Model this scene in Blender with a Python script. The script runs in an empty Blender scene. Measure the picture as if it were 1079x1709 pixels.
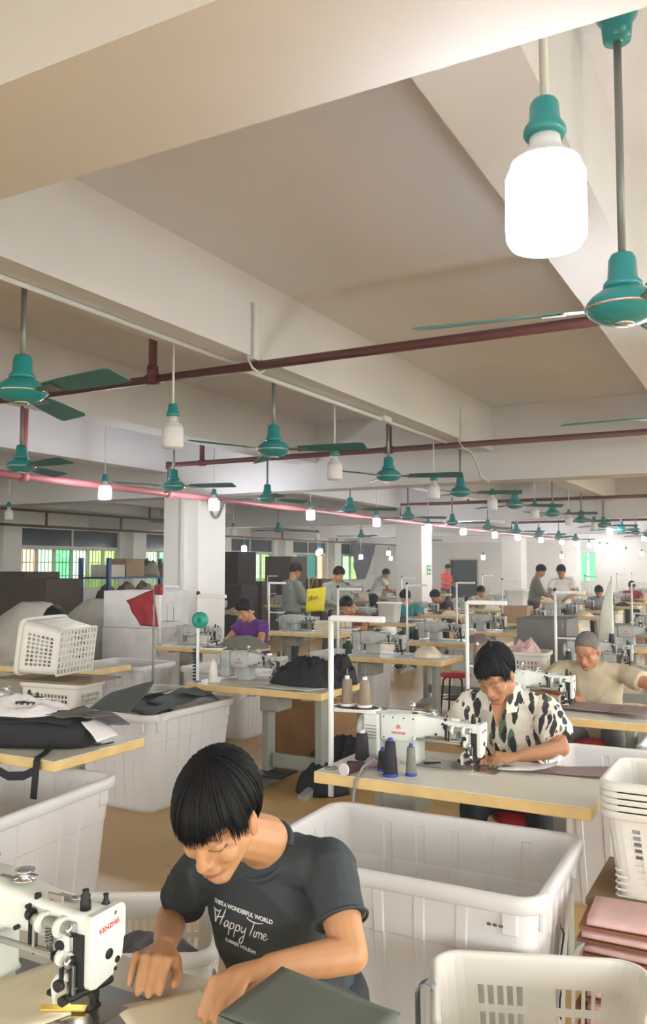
import bpy, math, random
import numpy as np
from mathutils import Vector, Matrix, Euler, noise
from mathutils.bvhtree import BVHTree
sc = bpy.context.scene
COL = sc.collection
PI = math.pi
# ------------------------------------------------------------------ camera
cd = bpy.data.cameras.new('camera'); cam = bpy.data.objects.new('camera', cd); COL.objects.link(cam)
cd.sensor_fit = 'HORIZONTAL'; cd.sensor_width = 36.0; cd.lens = 36.0 * 1400.0 / 1079.0
cd.clip_start = 0.05; cd.clip_end = 300
cam.location = (0, 0, 1.65)
cam.rotation_euler = (PI / 2 + math.atan(90 / 1400.0), 0, math.radians(28.5))
sc.camera = cam
# ------------------------------------------------------------------ world, view, light levels
w = bpy.data.worlds.new('world'); sc.world = w; w.use_nodes = True
bg = w.node_tree.nodes['Background']
bg.inputs['Color'].default_value = (1.0, 0.98, 0.96, 1); bg.inputs['Strength'].default_value = 4.6
sc.view_settings.view_transform = 'Standard'; sc.view_settings.look = 'None'
sc.view_settings.gamma = 1.0; sc.view_settings.use_curve_mapping = False
sc.view_settings.exposure = 1.6
BULB = 46.0            # radiance of a lit bulb
BULB_COL = (0.93, 0.965, 1.0)

# ------------------------------------------------------------------ materials
MATS = {}
def mat(name, col, rough=0.55, metal=0.0, var=0.0, scale=8.0, bump=0.0, bscale=40.0, spec=0.5, emit=None, estr=0.0, trans=0.0, alpha=1.0, sub=0.0, coat=0.0):
    if name in MATS: return MATS[name]
    m = bpy.data.materials.new(name); m.use_nodes = True
    nt = m.node_tree; b = nt.nodes['Principled BSDF']
    b.inputs['Base Color'].default_value = (*col, 1); b.inputs['Roughness'].default_value = rough
    b.inputs['Metallic'].default_value = metal; b.inputs['Specular IOR Level'].default_value = spec
    b.inputs['Transmission Weight'].default_value = trans; b.inputs['Alpha'].default_value = alpha
    b.inputs['Coat Weight'].default_value = coat
    if sub:
        b.inputs['Subsurface Weight'].default_value = sub; b.inputs['Subsurface Radius'].default_value = (0.012, 0.005, 0.003)
        b.inputs['Subsurface Scale'].default_value = 0.6
    if emit:
        b.inputs['Emission Color'].default_value = (*emit, 1); b.inputs['Emission Strength'].default_value = estr
    if var or bump:
        tc = nt.nodes.new('ShaderNodeTexCoord')
        n = nt.nodes.new('ShaderNodeTexNoise'); n.inputs['Scale'].default_value = scale; n.inputs['Detail'].default_value = 4
        nt.links.new(tc.outputs['Object'], n.inputs['Vector'])
        if var:
            r = nt.nodes.new('ShaderNodeValToRGB')
            r.color_ramp.elements[0].position = 0.3; r.color_ramp.elements[1].position = 0.7
            r.color_ramp.elements[0].color = (*[max(0, c * (1 - var)) for c in col], 1)
            r.color_ramp.elements[1].color = (*[min(1, c * (1 + var * 0.6)) for c in col], 1)
            nt.links.new(n.outputs['Fac'], r.inputs['Fac']); nt.links.new(r.outputs['Color'], b.inputs['Base Color'])
        if bump:
            n2 = nt.nodes.new('ShaderNodeTexNoise'); n2.inputs['Scale'].default_value = bscale; n2.inputs['Detail'].default_value = 3
            nt.links.new(tc.outputs['Object'], n2.inputs['Vector'])
            bp = nt.nodes.new('ShaderNodeBump'); bp.inputs['Strength'].default_value = bump; bp.inputs['Distance'].default_value = 0.01
            nt.links.new(n2.outputs['Fac'], bp.inputs['Height']); nt.links.new(bp.outputs['Normal'], b.inputs['Normal'])
    MATS[name] = m
    return m

def rgb(r, g, b):
    f = lambda c: ((c / 255 + 0.055) / 1.055) ** 2.4 if c / 255 > 0.04045 else c / 255 / 12.92
    return (f(r), f(g), f(b))

M_CEIL = mat('ceiling_paint', rgb(222, 220, 224), 0.85, var=0.06, scale=0.7)
M_WALL = mat('wall_paint', rgb(228, 226, 222), 0.8, var=0.05, scale=0.8)
M_WHITE = mat('white_plastic', rgb(232, 230, 226), 0.32, var=0.05, scale=3, sub=0.0)
def plastic(name, col, tr=.3, rough=.36):
    m = mat(name, col, rough, var=.03, scale=2.5); nt = m.node_tree; b = nt.nodes['Principled BSDF']
    t = nt.nodes.new('ShaderNodeBsdfTranslucent'); t.inputs['Color'].default_value = (*col, 1); mx = nt.nodes.new('ShaderNodeMixShader'); mx.inputs['Fac'].default_value = tr
    nt.links.new(b.outputs[0], mx.inputs[1]); nt.links.new(t.outputs[0], mx.inputs[2]); nt.links.new(mx.outputs[0], nt.nodes['Material Output'].inputs['Surface']); return m
def rgb(r, g, b):
    f = lambda c: ((c / 255 + 0.055) / 1.055) ** 2.4 if c / 255 > 0.04045 else c / 255 / 12.92
    return (f(r), f(g), f(b))
M_BIN = plastic('bin_plastic', rgb(244, 243, 242), .30)
M_BASKET = plastic('basket_plastic', rgb(242, 240, 232), .25)
M_TEAL = mat('teal_enamel', rgb(22, 138, 140), 0.28, var=0.08, scale=6, coat=0.3)
M_BLADE = mat('blade_paint', rgb(34, 108, 105), 0.4, var=0.12, scale=5)
M_ROD = mat('fan_rod', rgb(136, 140, 138), 0.4, metal=0.4)
M_PIPE = mat('pipe_paint', rgb(98, 52, 50), 0.45, var=0.15, scale=5)
M_PINK = mat('red_pipe', rgb(172, 98, 104), 0.45, var=0.1, scale=5)
M_CHROME = mat('chrome', rgb(205, 205, 205), 0.18, metal=1.0)
M_STEEL = mat('steel', rgb(150, 152, 152), 0.35, metal=0.9)
M_DARK = mat('dark_metal', rgb(40, 42, 42), 0.45, metal=0.3)
M_BLACK = mat('black_rubber', rgb(20, 21, 22), 0.55)
M_MACH = mat('machine_enamel', rgb(222, 228, 220), 0.35, var=0.03, scale=6, coat=0.2)
M_MACHG = mat('machine_grey', rgb(178, 183, 178), 0.42, var=0.1, scale=9)
M_LAM = mat('table_laminate', rgb(214, 211, 196), 0.38, var=0.05, scale=4)
M_EDGE = mat('table_edge', rgb(224, 192, 128), 0.5, var=0.12, scale=10)
M_LEG = mat('table_frame', rgb(150, 154, 144), 0.5, var=0.06, scale=5)
M_CLEG = mat('white_tube', rgb(222, 224, 222), 0.4)
M_RED = mat('red_paint', rgb(200, 30, 34), 0.45)
M_LOGO = mat('logo_red', rgb(205, 40, 40), 0.5)

def glow(name, col, s):
    if name in MATS: return MATS[name]
    m = bpy.data.materials.new(name); m.use_nodes = True; nt = m.node_tree
    nt.nodes.remove(nt.nodes['Principled BSDF'])
    e = nt.nodes.new('ShaderNodeEmission'); e.inputs['Color'].default_value = (*col, 1); e.inputs['Strength'].default_value = s
    nt.links.new(e.outputs[0], nt.nodes['Material Output'].inputs['Surface']); MATS[name] = m
    return m
M_BULB_ON = glow('lit_bulb', BULB_COL, BULB)
M_BULB_NEAR = glow('lit_bulb_near', BULB_COL, BULB * .17)
M_BULB_OFF = mat('bulb_off', rgb(222, 220, 224), 0.4)
M_LED = glow('needle_led', (1.0, 0.95, 0.72), 60.0)

# ------------------------------------------------------------------ mesh helpers
class MB:
    def __init__(s): s.v = []; s.f = []; s.sm = []
    def add(s, vs, fs, smooth=False):
        o = len(s.v); s.v.extend([tuple(map(float, p)) for p in vs]); s.f.extend([tuple(i + o for i in q) for q in fs]); s.sm.extend([smooth] * len(fs)); return s
    def box(s, x0, x1, y0, y1, z0, z1, ch=0.0, M=None):
        if x0 > x1: x0, x1 = x1, x0
        if y0 > y1: y0, y1 = y1, y0
        if z0 > z1: z0, z1 = z1, z0
        if ch <= 0:
            vs = [(x, y, z) for z in (z0, z1) for y in (y0, y1) for x in (x0, x1)]
            fs = [(0, 2, 3, 1), (4, 5, 7, 6), (0, 1, 5, 4), (2, 6, 7, 3), (0, 4, 6, 2), (1, 3, 7, 5)]
        else:
            ch = min(ch, (x1 - x0) * .45, (y1 - y0) * .45, (z1 - z0) * .45)
            X = (x0, x1); Y = (y0, y1); Z = (z0, z1); sg = (1, -1); vs = []; idx = {}
            for a in (0, 1):
                for b in (0, 1):
                    for c in (0, 1):
                        for k in range(3):
                            idx[a, b, c, k] = len(vs)
                            p = [X[a] + sg[a] * ch, Y[b] + sg[b] * ch, Z[c] + sg[c] * ch]
                            p[k] = (X[a], Y[b], Z[c])[k]; vs.append(p)
            fs = []
            q = lambda *l: fs.append(tuple(idx[t] for t in l))
            for a in (0, 1): q(*[(a, b, c, 0) for b, c in ((0, 0), (1, 0), (1, 1), (0, 1))][::(1 if a else -1)])
            for b in (0, 1): q(*[(a, b, c, 1) for a, c in ((0, 0), (0, 1), (1, 1), (1, 0))][::(1 if b else -1)])
            for c in (0, 1): q(*[(a, b, c, 2) for a, b in ((0, 0), (1, 0), (1, 1), (0, 1))][::(1 if c else -1)])
            for a in (0, 1):
                for b in (0, 1): q((a, b, 0, 0), (a, b, 1, 0), (a, b, 1, 1), (a, b, 0, 1))
                for c in (0, 1): q((a, 0, c, 0), (a, 1, c, 0), (a, 1, c, 2), (a, 0, c, 2))
            for b in (0, 1):
                for c in (0, 1): q((0, b, c, 1), (1, b, c, 1), (1, b, c, 2), (0, b, c, 2))
            for a in (0, 1):
                for b in (0, 1):
                    for c in (0, 1): q((a, b, c, 0), (a, b, c, 1), (a, b, c, 2))
        if M is not None: vs = [M @ Vector(p) for p in vs]
        return s.add(vs, fs)
    def tube(s, pts, r, n=8, smooth=True, caps=True, flat=1.0):
        pts = [Vector(p) for p in pts]; m = len(pts)
        rr = list(r) if hasattr(r, '__len__') else [r] * m
        vs = []; fs = []; up = None
        for i, p in enumerate(pts):
            d = (pts[min(i + 1, m - 1)] - pts[max(i - 1, 0)])
            d = d.normalized() if d.length > 1e-9 else Vector((0, 0, 1))
            if up is None:
                up = Vector((0, 0, 1)) if abs(d.z) < .9 else Vector((1, 0, 0))
            u = d.cross(up)
            if u.length < 1e-6: u = d.orthogonal()
            u.normalize(); up = u.cross(d).normalized()
            for k in range(n):
                a = 2 * PI * k / n
                vs.append(p + u * (math.cos(a) * rr[i]) + up * (math.sin(a) * rr[i] * flat))
        for i in range(m - 1):
            for k in range(n):
                k2 = (k + 1) % n
                fs.append((i * n + k, i * n + k2, (i + 1) * n + k2, (i + 1) * n + k))
        s.add(vs, fs, smooth)
        if caps:
            o = len(s.v) - len(vs)
            s.f.append(tuple(o + k for k in range(n))[::-1]); s.f.append(tuple(o + (m - 1) * n + k for k in range(n))); s.sm.extend([False, False])
        return s
    def lathe(s, prof, c=(0, 0, 0), n=24, axis='z', M=None, smooth=True):
        vs = []; fs = []; m = len(prof)
        for r, z in prof:
            for k in range(n):
                a = 2 * PI * k / n; x, y = r * math.cos(a), r * math.sin(a)
                p = {'z': (x, y, z), 'x': (z, x, y), 'y': (y, z, x)}[axis]
                p = Vector(p) + Vector(c)
                vs.append(M @ p if M is not None else p)
        for i in range(m - 1):
            for k in range(n):
                k2 = (k + 1) % n
                fs.append((i * n + k, i * n + k2, (i + 1) * n + k2, (i + 1) * n + k))
        o = len(s.v); s.add(vs, fs, smooth)
        if prof[0][0] > 1e-6: s.f.append(tuple(o + k for k in range(n))[::-1]); s.sm.append(False)
        if prof[-1][0] > 1e-6: s.f.append(tuple(o + (m - 1) * n + k for k in range(n))); s.sm.append(False)
        return s
    def prism(s, poly, a0, a1, axis='z', M=None):
        n = len(poly); vs = []
        for a in (a0, a1):
            for p, q in poly: vs.append({'z': (p, q, a), 'x': (a, p, q), 'y': (p, a, q)}[axis])
        if M is not None: vs = [M @ Vector(p) for p in vs]
        fs = [tuple(range(n))[::-1], tuple(range(n, 2 * n))] + [(i, (i + 1) % n, n + (i + 1) % n, n + i) for i in range(n)]
        return s.add(vs, fs)
    def loft(s, rings, smooth=True, caps=True, closed=True):
        n = len(rings[0]); vs = [p for r in rings for p in r]; fs = []
        for i in range(len(rings) - 1):
            for k in range(n if closed else n - 1):
                k2 = (k + 1) % n; fs.append((i * n + k, i * n + k2, (i + 1) * n + k2, (i + 1) * n + k))
        o = len(s.v); s.add(vs, fs, smooth)
        if caps:
            s.f.append(tuple(o + k for k in range(n))[::-1]); s.f.append(tuple(o + (len(rings) - 1) * n + k for k in range(n))); s.sm.extend([False, False])
        return s
    def ell(s, c, r, n=16, m=10, M=None):
        vs = []; fs = []
        for i in range(m + 1):
            t = PI * i / m
            for k in range(n):
                a = 2 * PI * k / n
                p = Vector((r[0] * math.sin(t) * math.cos(a), r[1] * math.sin(t) * math.sin(a), r[2] * math.cos(t)))
                if M is not None: p = M @ p
                vs.append(p + Vector(c))
        for i in range(m):
            for k in range(n):
                k2 = (k + 1) % n; fs.append((i * n + k, (i + 1) * n + k, (i + 1) * n + k2, i * n + k2))
        return s.add(vs, fs, True)
    def cap(s, a, b, ra, rb, n=14, h=5):      # tapered capsule
        a = Vector(a); b = Vector(b); d = b - a
        L = d.length; d = d.normalized() if L > 1e-9 else Vector((0, 0, 1))
        pts = []; rr = []
        for i in range(h):
            t = PI / 2 * (1 - (i + .0) / h); pts.append(a - d * (ra * math.sin(t))); rr.append(max(1e-4, ra * math.cos(t)))
        pts.append(a); rr.append(ra); pts.append(b); rr.append(rb)
        for i in range(h - 1, -1, -1):
            t = PI / 2 * (1 - (i + .0) / h); pts.append(b + d * (rb * math.sin(t))); rr.append(max(1e-4, rb * math.cos(t)))
        return s.tube(pts, rr, n)
    def mesh(s, name):
        me = bpy.data.meshes.new(name); me.from_pydata(s.v, [], s.f)
        me.polygons.foreach_set('use_smooth', s.sm); me.update(); return me

def link(o, parent=None):
    COL.objects.link(o)
    if parent is not None: o.parent = parent
    return o
def obj(name, mb, m, parent=None, loc=None, rot=None):
    me = mb.mesh(name) if isinstance(mb, MB) else mb
    if m is not None:
        me.materials.clear(); me.materials.append(m)
    o = bpy.data.objects.new(name, me); link(o, parent)
    if loc is not None: o.location = loc
    if rot is not None: o.rotation_euler = rot
    return o
def tag(o, label=None, cat=None, group=None, kind=None):
    if label: o['label'] = label
    if cat: o['category'] = cat
    if group: o['group'] = group
    if kind: o['kind'] = kind
    return o
def thing(name, label, cat, loc=(0, 0, 0), rz=0.0, group=None):
    o = bpy.data.objects.new(name, None); o.empty_display_size = 0.05; link(o)
    o.location = loc; o.rotation_euler = (0, 0, rz)
    return tag(o, label, cat, group)
def struct(name, mb, m, parent=None):
    o = obj(name, mb, m, parent)
    if parent is None: o['kind'] = 'structure'
    return o
def dup(root, loc=None, rz=None, label=None, group=None, name=None, scale=None):
    r = root.copy(); link(r)
    if name: r.name = name
    if loc is not None: r.location = loc
    if rz is not None: r.rotation_euler = (0, 0, rz)
    if scale is not None: r.scale = scale
    if label: r['label'] = label
    if group: r['group'] = group
    for ch in list(root.children):
        c = ch.copy(); link(c, r)
        for g in list(ch.children):
            d = g.copy(); link(d, c)
    return r
def B(*a, **k): return MB().box(*a, **k)
def rrect(hx, hy, r, n=5, cx=0.0, cy=0.0):
    P = []
    for qx, qy, a0 in ((1, 1, 0), (-1, 1, PI / 2), (-1, -1, PI), (1, -1, 1.5 * PI)):
        for i in range(n + 1):
            a = a0 + PI / 2 * i / n
            P.append((cx + qx * (hx - r) + r * math.cos(a), cy + qy * (hy - r) + r * math.sin(a)))
    return P
def text_mesh(body, size, extrude=0.0, shear=0.0, bold=0.0, align='CENTER', spacing=1.0):
    cu = bpy.data.curves.new('lettering', 'FONT'); cu.body = body; cu.size = size; cu.extrude = extrude
    cu.align_x = align; cu.align_y = 'CENTER'; cu.shear = shear; cu.offset = bold; cu.space_character = spacing; cu.resolution_u = 3
    o = bpy.data.objects.new('lettering', cu); COL.objects.link(o)
    dg = bpy.context.evaluated_depsgraph_get(); dg.update()
    me = bpy.data.meshes.new_from_object(o.evaluated_get(dg))
    bpy.data.objects.remove(o); bpy.data.curves.remove(cu)
    return me
# ================================================================== THE ROOM
XL, XR, YB, YF, ZC = -17.8, 5.2, -8.6, 38.0, 3.55
# ---- floor: worn tan epoxy paint with dark chips
def floor_mat():
    m = bpy.data.materials.new('floor_epoxy'); m.use_nodes = True; nt = m.node_tree; b = nt.nodes['Principled BSDF']
    b.inputs['Roughness'].default_value = 0.33
    tc = nt.nodes.new('ShaderNodeTexCoord')
    n = nt.nodes.new('ShaderNodeTexNoise'); n.inputs['Scale'].default_value = 0.9; n.inputs['Detail'].default_value = 6
    nt.links.new(tc.outputs['Object'], n.inputs['Vector'])
    r = nt.nodes.new('ShaderNodeValToRGB'); r.color_ramp.elements[0].position = .25; r.color_ramp.elements[1].position = .75
    r.color_ramp.elements[0].color = (*rgb(184, 150, 90), 1); r.color_ramp.elements[1].color = (*rgb(210, 176, 112), 1)
    nt.links.new(n.outputs['Fac'], r.inputs['Fac'])
    mp = nt.nodes.new('ShaderNodeMapping'); mp.inputs['Scale'].default_value = (1.2, 5.0, 1); mp.inputs['Rotation'].default_value = (0, 0, .5)
    nt.links.new(tc.outputs['Object'], mp.inputs['Vector'])
    v = nt.nodes.new('ShaderNodeTexNoise'); v.inputs['Scale'].default_value = 2.2; v.inputs['Detail'].default_value = 8; v.inputs['Roughness'].default_value = .65
    nt.links.new(mp.outputs['Vector'], v.inputs['Vector'])
    r2 = nt.nodes.new('ShaderNodeValToRGB'); r2.color_ramp.elements[0].position = .67; r2.color_ramp.elements[1].position = .70
    r2.color_ramp.elements[0].color = (0, 0, 0, 1); r2.color_ramp.elements[1].color = (1, 1, 1, 1)
    nt.links.new(v.outputs['Fac'], r2.inputs['Fac'])
    mx = nt.nodes.new('ShaderNodeMixRGB'); mx.inputs['Color2'].default_value = (*rgb(70, 58, 44), 1)
    nt.links.new(r2.outputs['Color'], mx.inputs['Fac']); nt.links.new(r.outputs['Color'], mx.inputs['Color1'])
    nt.links.new(mx.outputs['Color'], b.inputs['Base Color'])
    return m
fl = struct('floor', B(XL - .3, XR + .3, YB - .3, YF + .3, -.2, 0), floor_mat())
struct('ground', B(-90, 70, -70, 110, -.75, -.25), mat('outdoor_ground', (.20, .24, .16), .9, var=.2, scale=.4))  # outdoor ground, added to hold back light from below the horizon
# dark chips where the paint has lifted, and the painted aisle line
random.seed(5)
ck = MB()
def chip(x, y, a, L, wd):
    ca, sa = math.cos(a), math.sin(a); p = []
    n = 5
    up_ = [(t / n * L, (random.uniform(.3, 1) * wd if 0 < t < n else 0.004)) for t in range(n + 1)]
    lo = [(t / n * L, (-random.uniform(.1, .6) * wd if 0 < t < n else -0.004)) for t in range(n, -1, -1)]
    poly = [(x + u * ca - v * sa, y + u * sa + v * ca) for u, v in up_ + lo]
    k = len(poly); ck.add([(a_, b_, .0015) for a_, b_ in poly], [tuple(range(k))])
for c in [(-2.53, 3.60, 1.25, .30, .016), (-2.42, 3.92, 1.2, .42, .03), (-2.28, 4.36, 1.1, .2, .03), (-2.12, 4.32, .5, .26, .035), (-2.0, 4.55, .9, .22, .03),
          (-1.95, 4.42, 1.4, .25, .02), (-2.18, 4.75, .7, .2, .02), (-2.35, 5.9, .4, .25, .04), (-2.5, 6.6, .8, .3, .03), (-2.25, 6.2, .9, .2, .03),
          (-.72, 3.68, .6, .2, .012), (-.7, 3.52, 2.6, .16, .012), (-.62, 3.42, .4, .06, .012), (-.75, 3.6, .2, .1, .008), (-2.6, 7.6, .4, .3, .03), (-2.4, 8.6, .7, .3, .03)]:
    chip(*c)
o = obj('paint_chips', ck, mat('chip_dark', rgb(52, 44, 36), .7), fl); o['kind'] = 'stuff'
obj('aisle_line', B(-2.42, -2.34, 5.2, 36, .0005, .002), mat('line_paint', rgb(222, 214, 196), .5), fl)

# ---- ceiling slab, girders across (along X), secondary beams (along Y)
struct('ceiling', B(XL - .3, XR + .3, YB - .3, YF + .3, ZC, ZC + .2), M_CEIL)
for k in range(-1, 5):
    y = 1.185 + 8.575 * k
    if y > YB: 
        g = struct('ceiling_girder', B(XL, XR, y, y + .39, 2.67, ZC), M_CEIL)
for k in range(-2, 7):
    x = -.56 - 2.43 * k
    g = struct('ceiling_beam', B(x - .31, x, YB, YF, 3.02, ZC), M_CEIL)
# ---- walls
FILL_RW = [(-3.9 + 4.3 * k, .0 + 4.3 * k) for k in range(-1, 9)]          # unseen windows added to the right-hand wall for fill light
wr = MB(); wr.box(XR, XR + .25, YB, YF, 0, .6); wr.box(XR, XR + .25, YB, YF, 3.0, ZC); e = YB
for a, b in FILL_RW: wr.box(XR, XR + .25, e, a, .6, 3.0); e = b
wr.box(XR, XR + .25, e, YF, .6, 3.0); struct('wall_right', wr, M_WALL)
FILL_FW = [(-17.0 + 4.3 * k, -13.1 + 4.3 * k) for k in range(5)]       # unseen windows added behind the viewpoint for fill light
wf = MB(); wf.box(XL, XR, YB - .25, YB, 0, .6); wf.box(XL, XR, YB - .25, YB, 3.0, ZC); e = XL
for a, b in FILL_FW: wf.box(e, a, YB - .25, YB, .6, 3.0); e = b
wf.box(e, XR, YB - .25, YB, .6, 3.0); struct('wall_front', wf, M_WALL)
wb = MB(); DX0, DX1, DZ = -13.75, -12.45, 1.92; WX0, WX1 = -7.75, -7.1
for x0, x1, z0, z1 in ((XL, DX0, 0, ZC), (DX0, DX1, DZ, ZC), (DX1, WX0, 0, ZC), (WX0, WX1, 0, .95), (WX0, WX1, 2.26, ZC), (WX1, XR, 0, ZC)):
    wb.box(x0, x1, YF, YF + .25, z0, z1)
struct('wall_back', wb, M_WALL)
dr = tag(thing('door_1', None, None, (-13.1, 38, 0)), kind='structure')
obj('doorway_dark', B(-.65, .65, .16, .2, 0, 1.92), mat('doorway_shade', rgb(52, 52, 54), .6), dr)  # dark panel stands in for the unlit room beyond the open doorway
f = MB(); f.box(-.72, -.65, -.03, .22, 0, 1.99); f.box(.65, .72, -.03, .22, 0, 1.99); f.box(-.65, .65, -.03, .22, 1.92, 1.99)
obj('door_frame', f, mat('frame_beige', rgb(196, 190, 166), .5), dr)
# ---- left wall with its windows
WIN = [(15.85, 19.68), (20.72, 24.3), (25.4, 28.6), (29.9, 33.1), (33.95, 37.2), (10.9, 14.7), (6.2, 9.9), (1.5, 5.2)]
Z0, Z1, Z2 = .95, 2.16, 2.72
wl = MB(); wl.box(XL - .25, XL, YB, YF, 0, Z0); wl.box(XL - .25, XL, YB, YF, Z2, ZC)
ys = sorted(WIN); e = YB
for a, b in ys: wl.box(XL - .25, XL, e, a, Z0, Z2); e = b
wl.box(XL - .25, XL, e, YF, Z0, Z2)
struct('wall_left', wl, M_WALL)
for i, (a, b) in enumerate(ys[:-1]):
    c = (b + ys[i + 1][0]) / 2
    struct('wall_pier', B(XL, XL + .35, c - .3, c + .3, 0, ZC), M_WALL)
def glass(name, col):
    m = bpy.data.materials.new(name); m.use_nodes = True; nt = m.node_tree; b = nt.nodes['Principled BSDF']
    b.inputs['Base Color'].default_value = (*col, 1); b.inputs['Roughness'].default_value = .05
    t = nt.nodes.new('ShaderNodeBsdfTransparent'); t.inputs['Color'].default_value = (*col, 1)
    mx = nt.nodes.new('ShaderNodeMixShader'); mx.inputs['Fac'].default_value = .12
    nt.links.new(t.outputs[0], mx.inputs[1]); nt.links.new(b.outputs[0], mx.inputs[2])
    nt.links.new(mx.outputs[0], nt.nodes['Material Output'].inputs['Surface']); return m
G_NEU = glass('neutral_glass', (.93, .93, .93)); G_CLR = glass('clear_glass', (.36, .44, .36)); G_GRN = glass('green_glass', (.19, .38, .25)); G_DRK = mat('dark_glass', rgb(60, 64, 70), .12)
G_TEAL = glass('teal_glass', (.10, .22, .20)); G_YEL = glass('yellow_green_glass', (.33, .41, .24)); G_PEA = glass('peach_glass', (.44, .38, .31))
M_FRAME = mat('window_frame', rgb(206, 208, 202), .5); M_GRILLE = mat('grille_white', rgb(225, 226, 220), .5)
PATT = {15.85: [G_PEA, G_CLR, G_GRN, G_CLR, G_YEL, G_YEL], 20.72: [G_CLR, G_GRN, G_CLR, G_CLR], 25.4: [G_PEA, G_GRN, G_CLR, G_YEL],
        29.9: [G_GRN, G_TEAL, G_TEAL, G_PEA], 33.95: [G_GRN, G_CLR, G_YEL, G_CLR]}
for i, (a, b) in enumerate(ys):
    wn = tag(thing('window_%d' % (i + 1), None, None, (XL, (a + b) / 2, Z0)), kind='structure')
    hw = (b - a) / 2; H1, H2 = Z1 - Z0, Z2 - Z0
    fr = MB()
    for z0, z1 in ((0, .05), (H1 - .04, H1 + .05), (H2 - .05, H2)): fr.box(-.16, -.04, -hw, hw, z0, z1)
    for y in (-hw, hw): fr.box(-.16, -.04, y - .03, y + .03, 0, H2)
    obj('window_frame', fr, M_FRAME, wn)
    pt = PATT.get(a, [G_CLR, G_GRN, G_CLR, G_GRN]); n = len(pt)
    for j in range(n):
        y0 = -hw + 2 * hw * j / n; y1 = -hw + 2 * hw * (j + 1) / n
        obj('pane', B(-.105, -.095, y0 + .025, y1 - .025, .05, H1 - .04), pt[j], wn)
        if j: obj('mullion', B(-.15, -.05, y0 - .022, y0 + .022, .05, H1 - .04), M_FRAME, wn)
    for j in range(2):
        y0 = -hw + hw * j; obj('transom_pane', B(-.11, -.09, y0 + .03, y0 + hw - .03, H1 + .05, H2 - .05), G_DRK, wn)
    obj('transom_mullion', B(-.15, -.05, -.03, .03, H1 + .05, H2 - .05), M_FRAME, wn)
    gr = MB(); nb = int(hw * 2 / .13)
    for j in range(nb + 1):
        y = -hw + 2 * hw * j / nb; gr.box(-.235, -.22, y - .009, y + .009, 0, H1)
    for z in (.05, .42, .8, H1 - .05): gr.box(-.237, -.218, -hw, hw, z - .01, z + .01)
    g = obj('security_grille', gr, M_GRILLE, wn)
wn = tag(thing('window_%d' % (len(ys) + 1), None, None, ((WX0 + WX1) / 2, YF, .95)), kind='structure')
fr = MB()
for x in (-.325, 0, .325): fr.box(x - .02, x + .02, .05, .12, 0, 1.31)
for z in (0, 1.27): fr.box(-.325, .325, .05, .12, z, z + .04)
obj('window_frame', fr, M_FRAME, wn)
for s in (-1, 1): obj('pane', B(s * .03, s * .3, .08, .09, .04, 1.27), G_GRN, wn)
for i, (a, b) in enumerate(FILL_RW + FILL_FW):  # frames and panes of the added fill windows
    right = i < len(FILL_RW); hw = (b - a) / 2
    wn = tag(thing('window_%d' % (len(ys) + 2 + i), None, None, (XR, (a + b) / 2, .6) if right else ((a + b) / 2, YB, .6), 0 if right else -PI / 2), kind='structure')
    fr = MB()
    for z0 in (0, 2.35): fr.box(.05, .15, -hw, hw, z0, z0 + .05)
    for y in (-hw + .03, 0, hw - .03): fr.box(.05, .15, y - .03, y + .03, .05, 2.35)
    obj('window_frame', fr, M_FRAME, wn)
    for s in (-1, 1): obj('pane', B(.095, .105, s * .03, s * (hw - .06), .05, 2.35), G_NEU, wn)
    L = bpy.data.lights.new('window_portal', 'AREA'); L.shape = 'RECTANGLE'; L.size = 2 * hw; L.size_y = 2.4; L.cycles.is_portal = True
    lo = bpy.data.objects.new('window_portal', L); link(lo, wn); lo.location = (.3, 0, 1.2)
    lo.rotation_euler = Matrix(((0, 0, 1), (-1, 0, 0), (0, -1, 0))).to_euler()
# ---- columns
def column(x, y, nm='column'):
    return struct(nm, MB().prism([(px + x + .33, py + y + .33) for px, py in rrect(.33, .33, .015, 1)], 0, 2.67), M_WALL)
COLS = [column(-8.01, 9.78 + 8.575 * k) for k in range(4)]
for k in range(2): column(XR - .4, 9.78 + 8.575 * k)
# exit sign, shelf bars and cable on columns
s = tag(thing('exit_sign', 'small green exit sign on the second white column', 'sign', (-7.348, 18.78, 1.56)), None)
obj('sign_panel', B(0, .012, -.13, .13, -.11, .11, .004), mat('exit_green', rgb(40, 150, 80), .5), s)
for y0, y1, z0, z1 in ((-.1, -.02, .02, .08), (.02, .1, .02, .08), (-.1, -.02, -.08, -.02), (.03, .09, -.08, -.03)): obj('sign_mark', B(.012, .014, y0, y1, z0, z1), mat('exit_pale', rgb(210, 235, 215), .5), s)
c = MB()
pts = [(-7.33, 9.95 + .42 * t, 2.62 - .26 * math.sin(PI * t)) for t in [i / 14 for i in range(15)]]
c.tube(pts, .018, 8)
tag(obj('cable_loop', c, mat('cable_grey', rgb(130, 132, 132), .5)), 'grey cable loop hanging on the nearest white column', 'cable')
c = MB().box(-7.62, -7.56, 9.70, 9.779, .3, 2.66)
tag(obj('cable_trunking', c, M_WALL), 'white vertical cable trunking on the nearest column', 'trunking')
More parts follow.
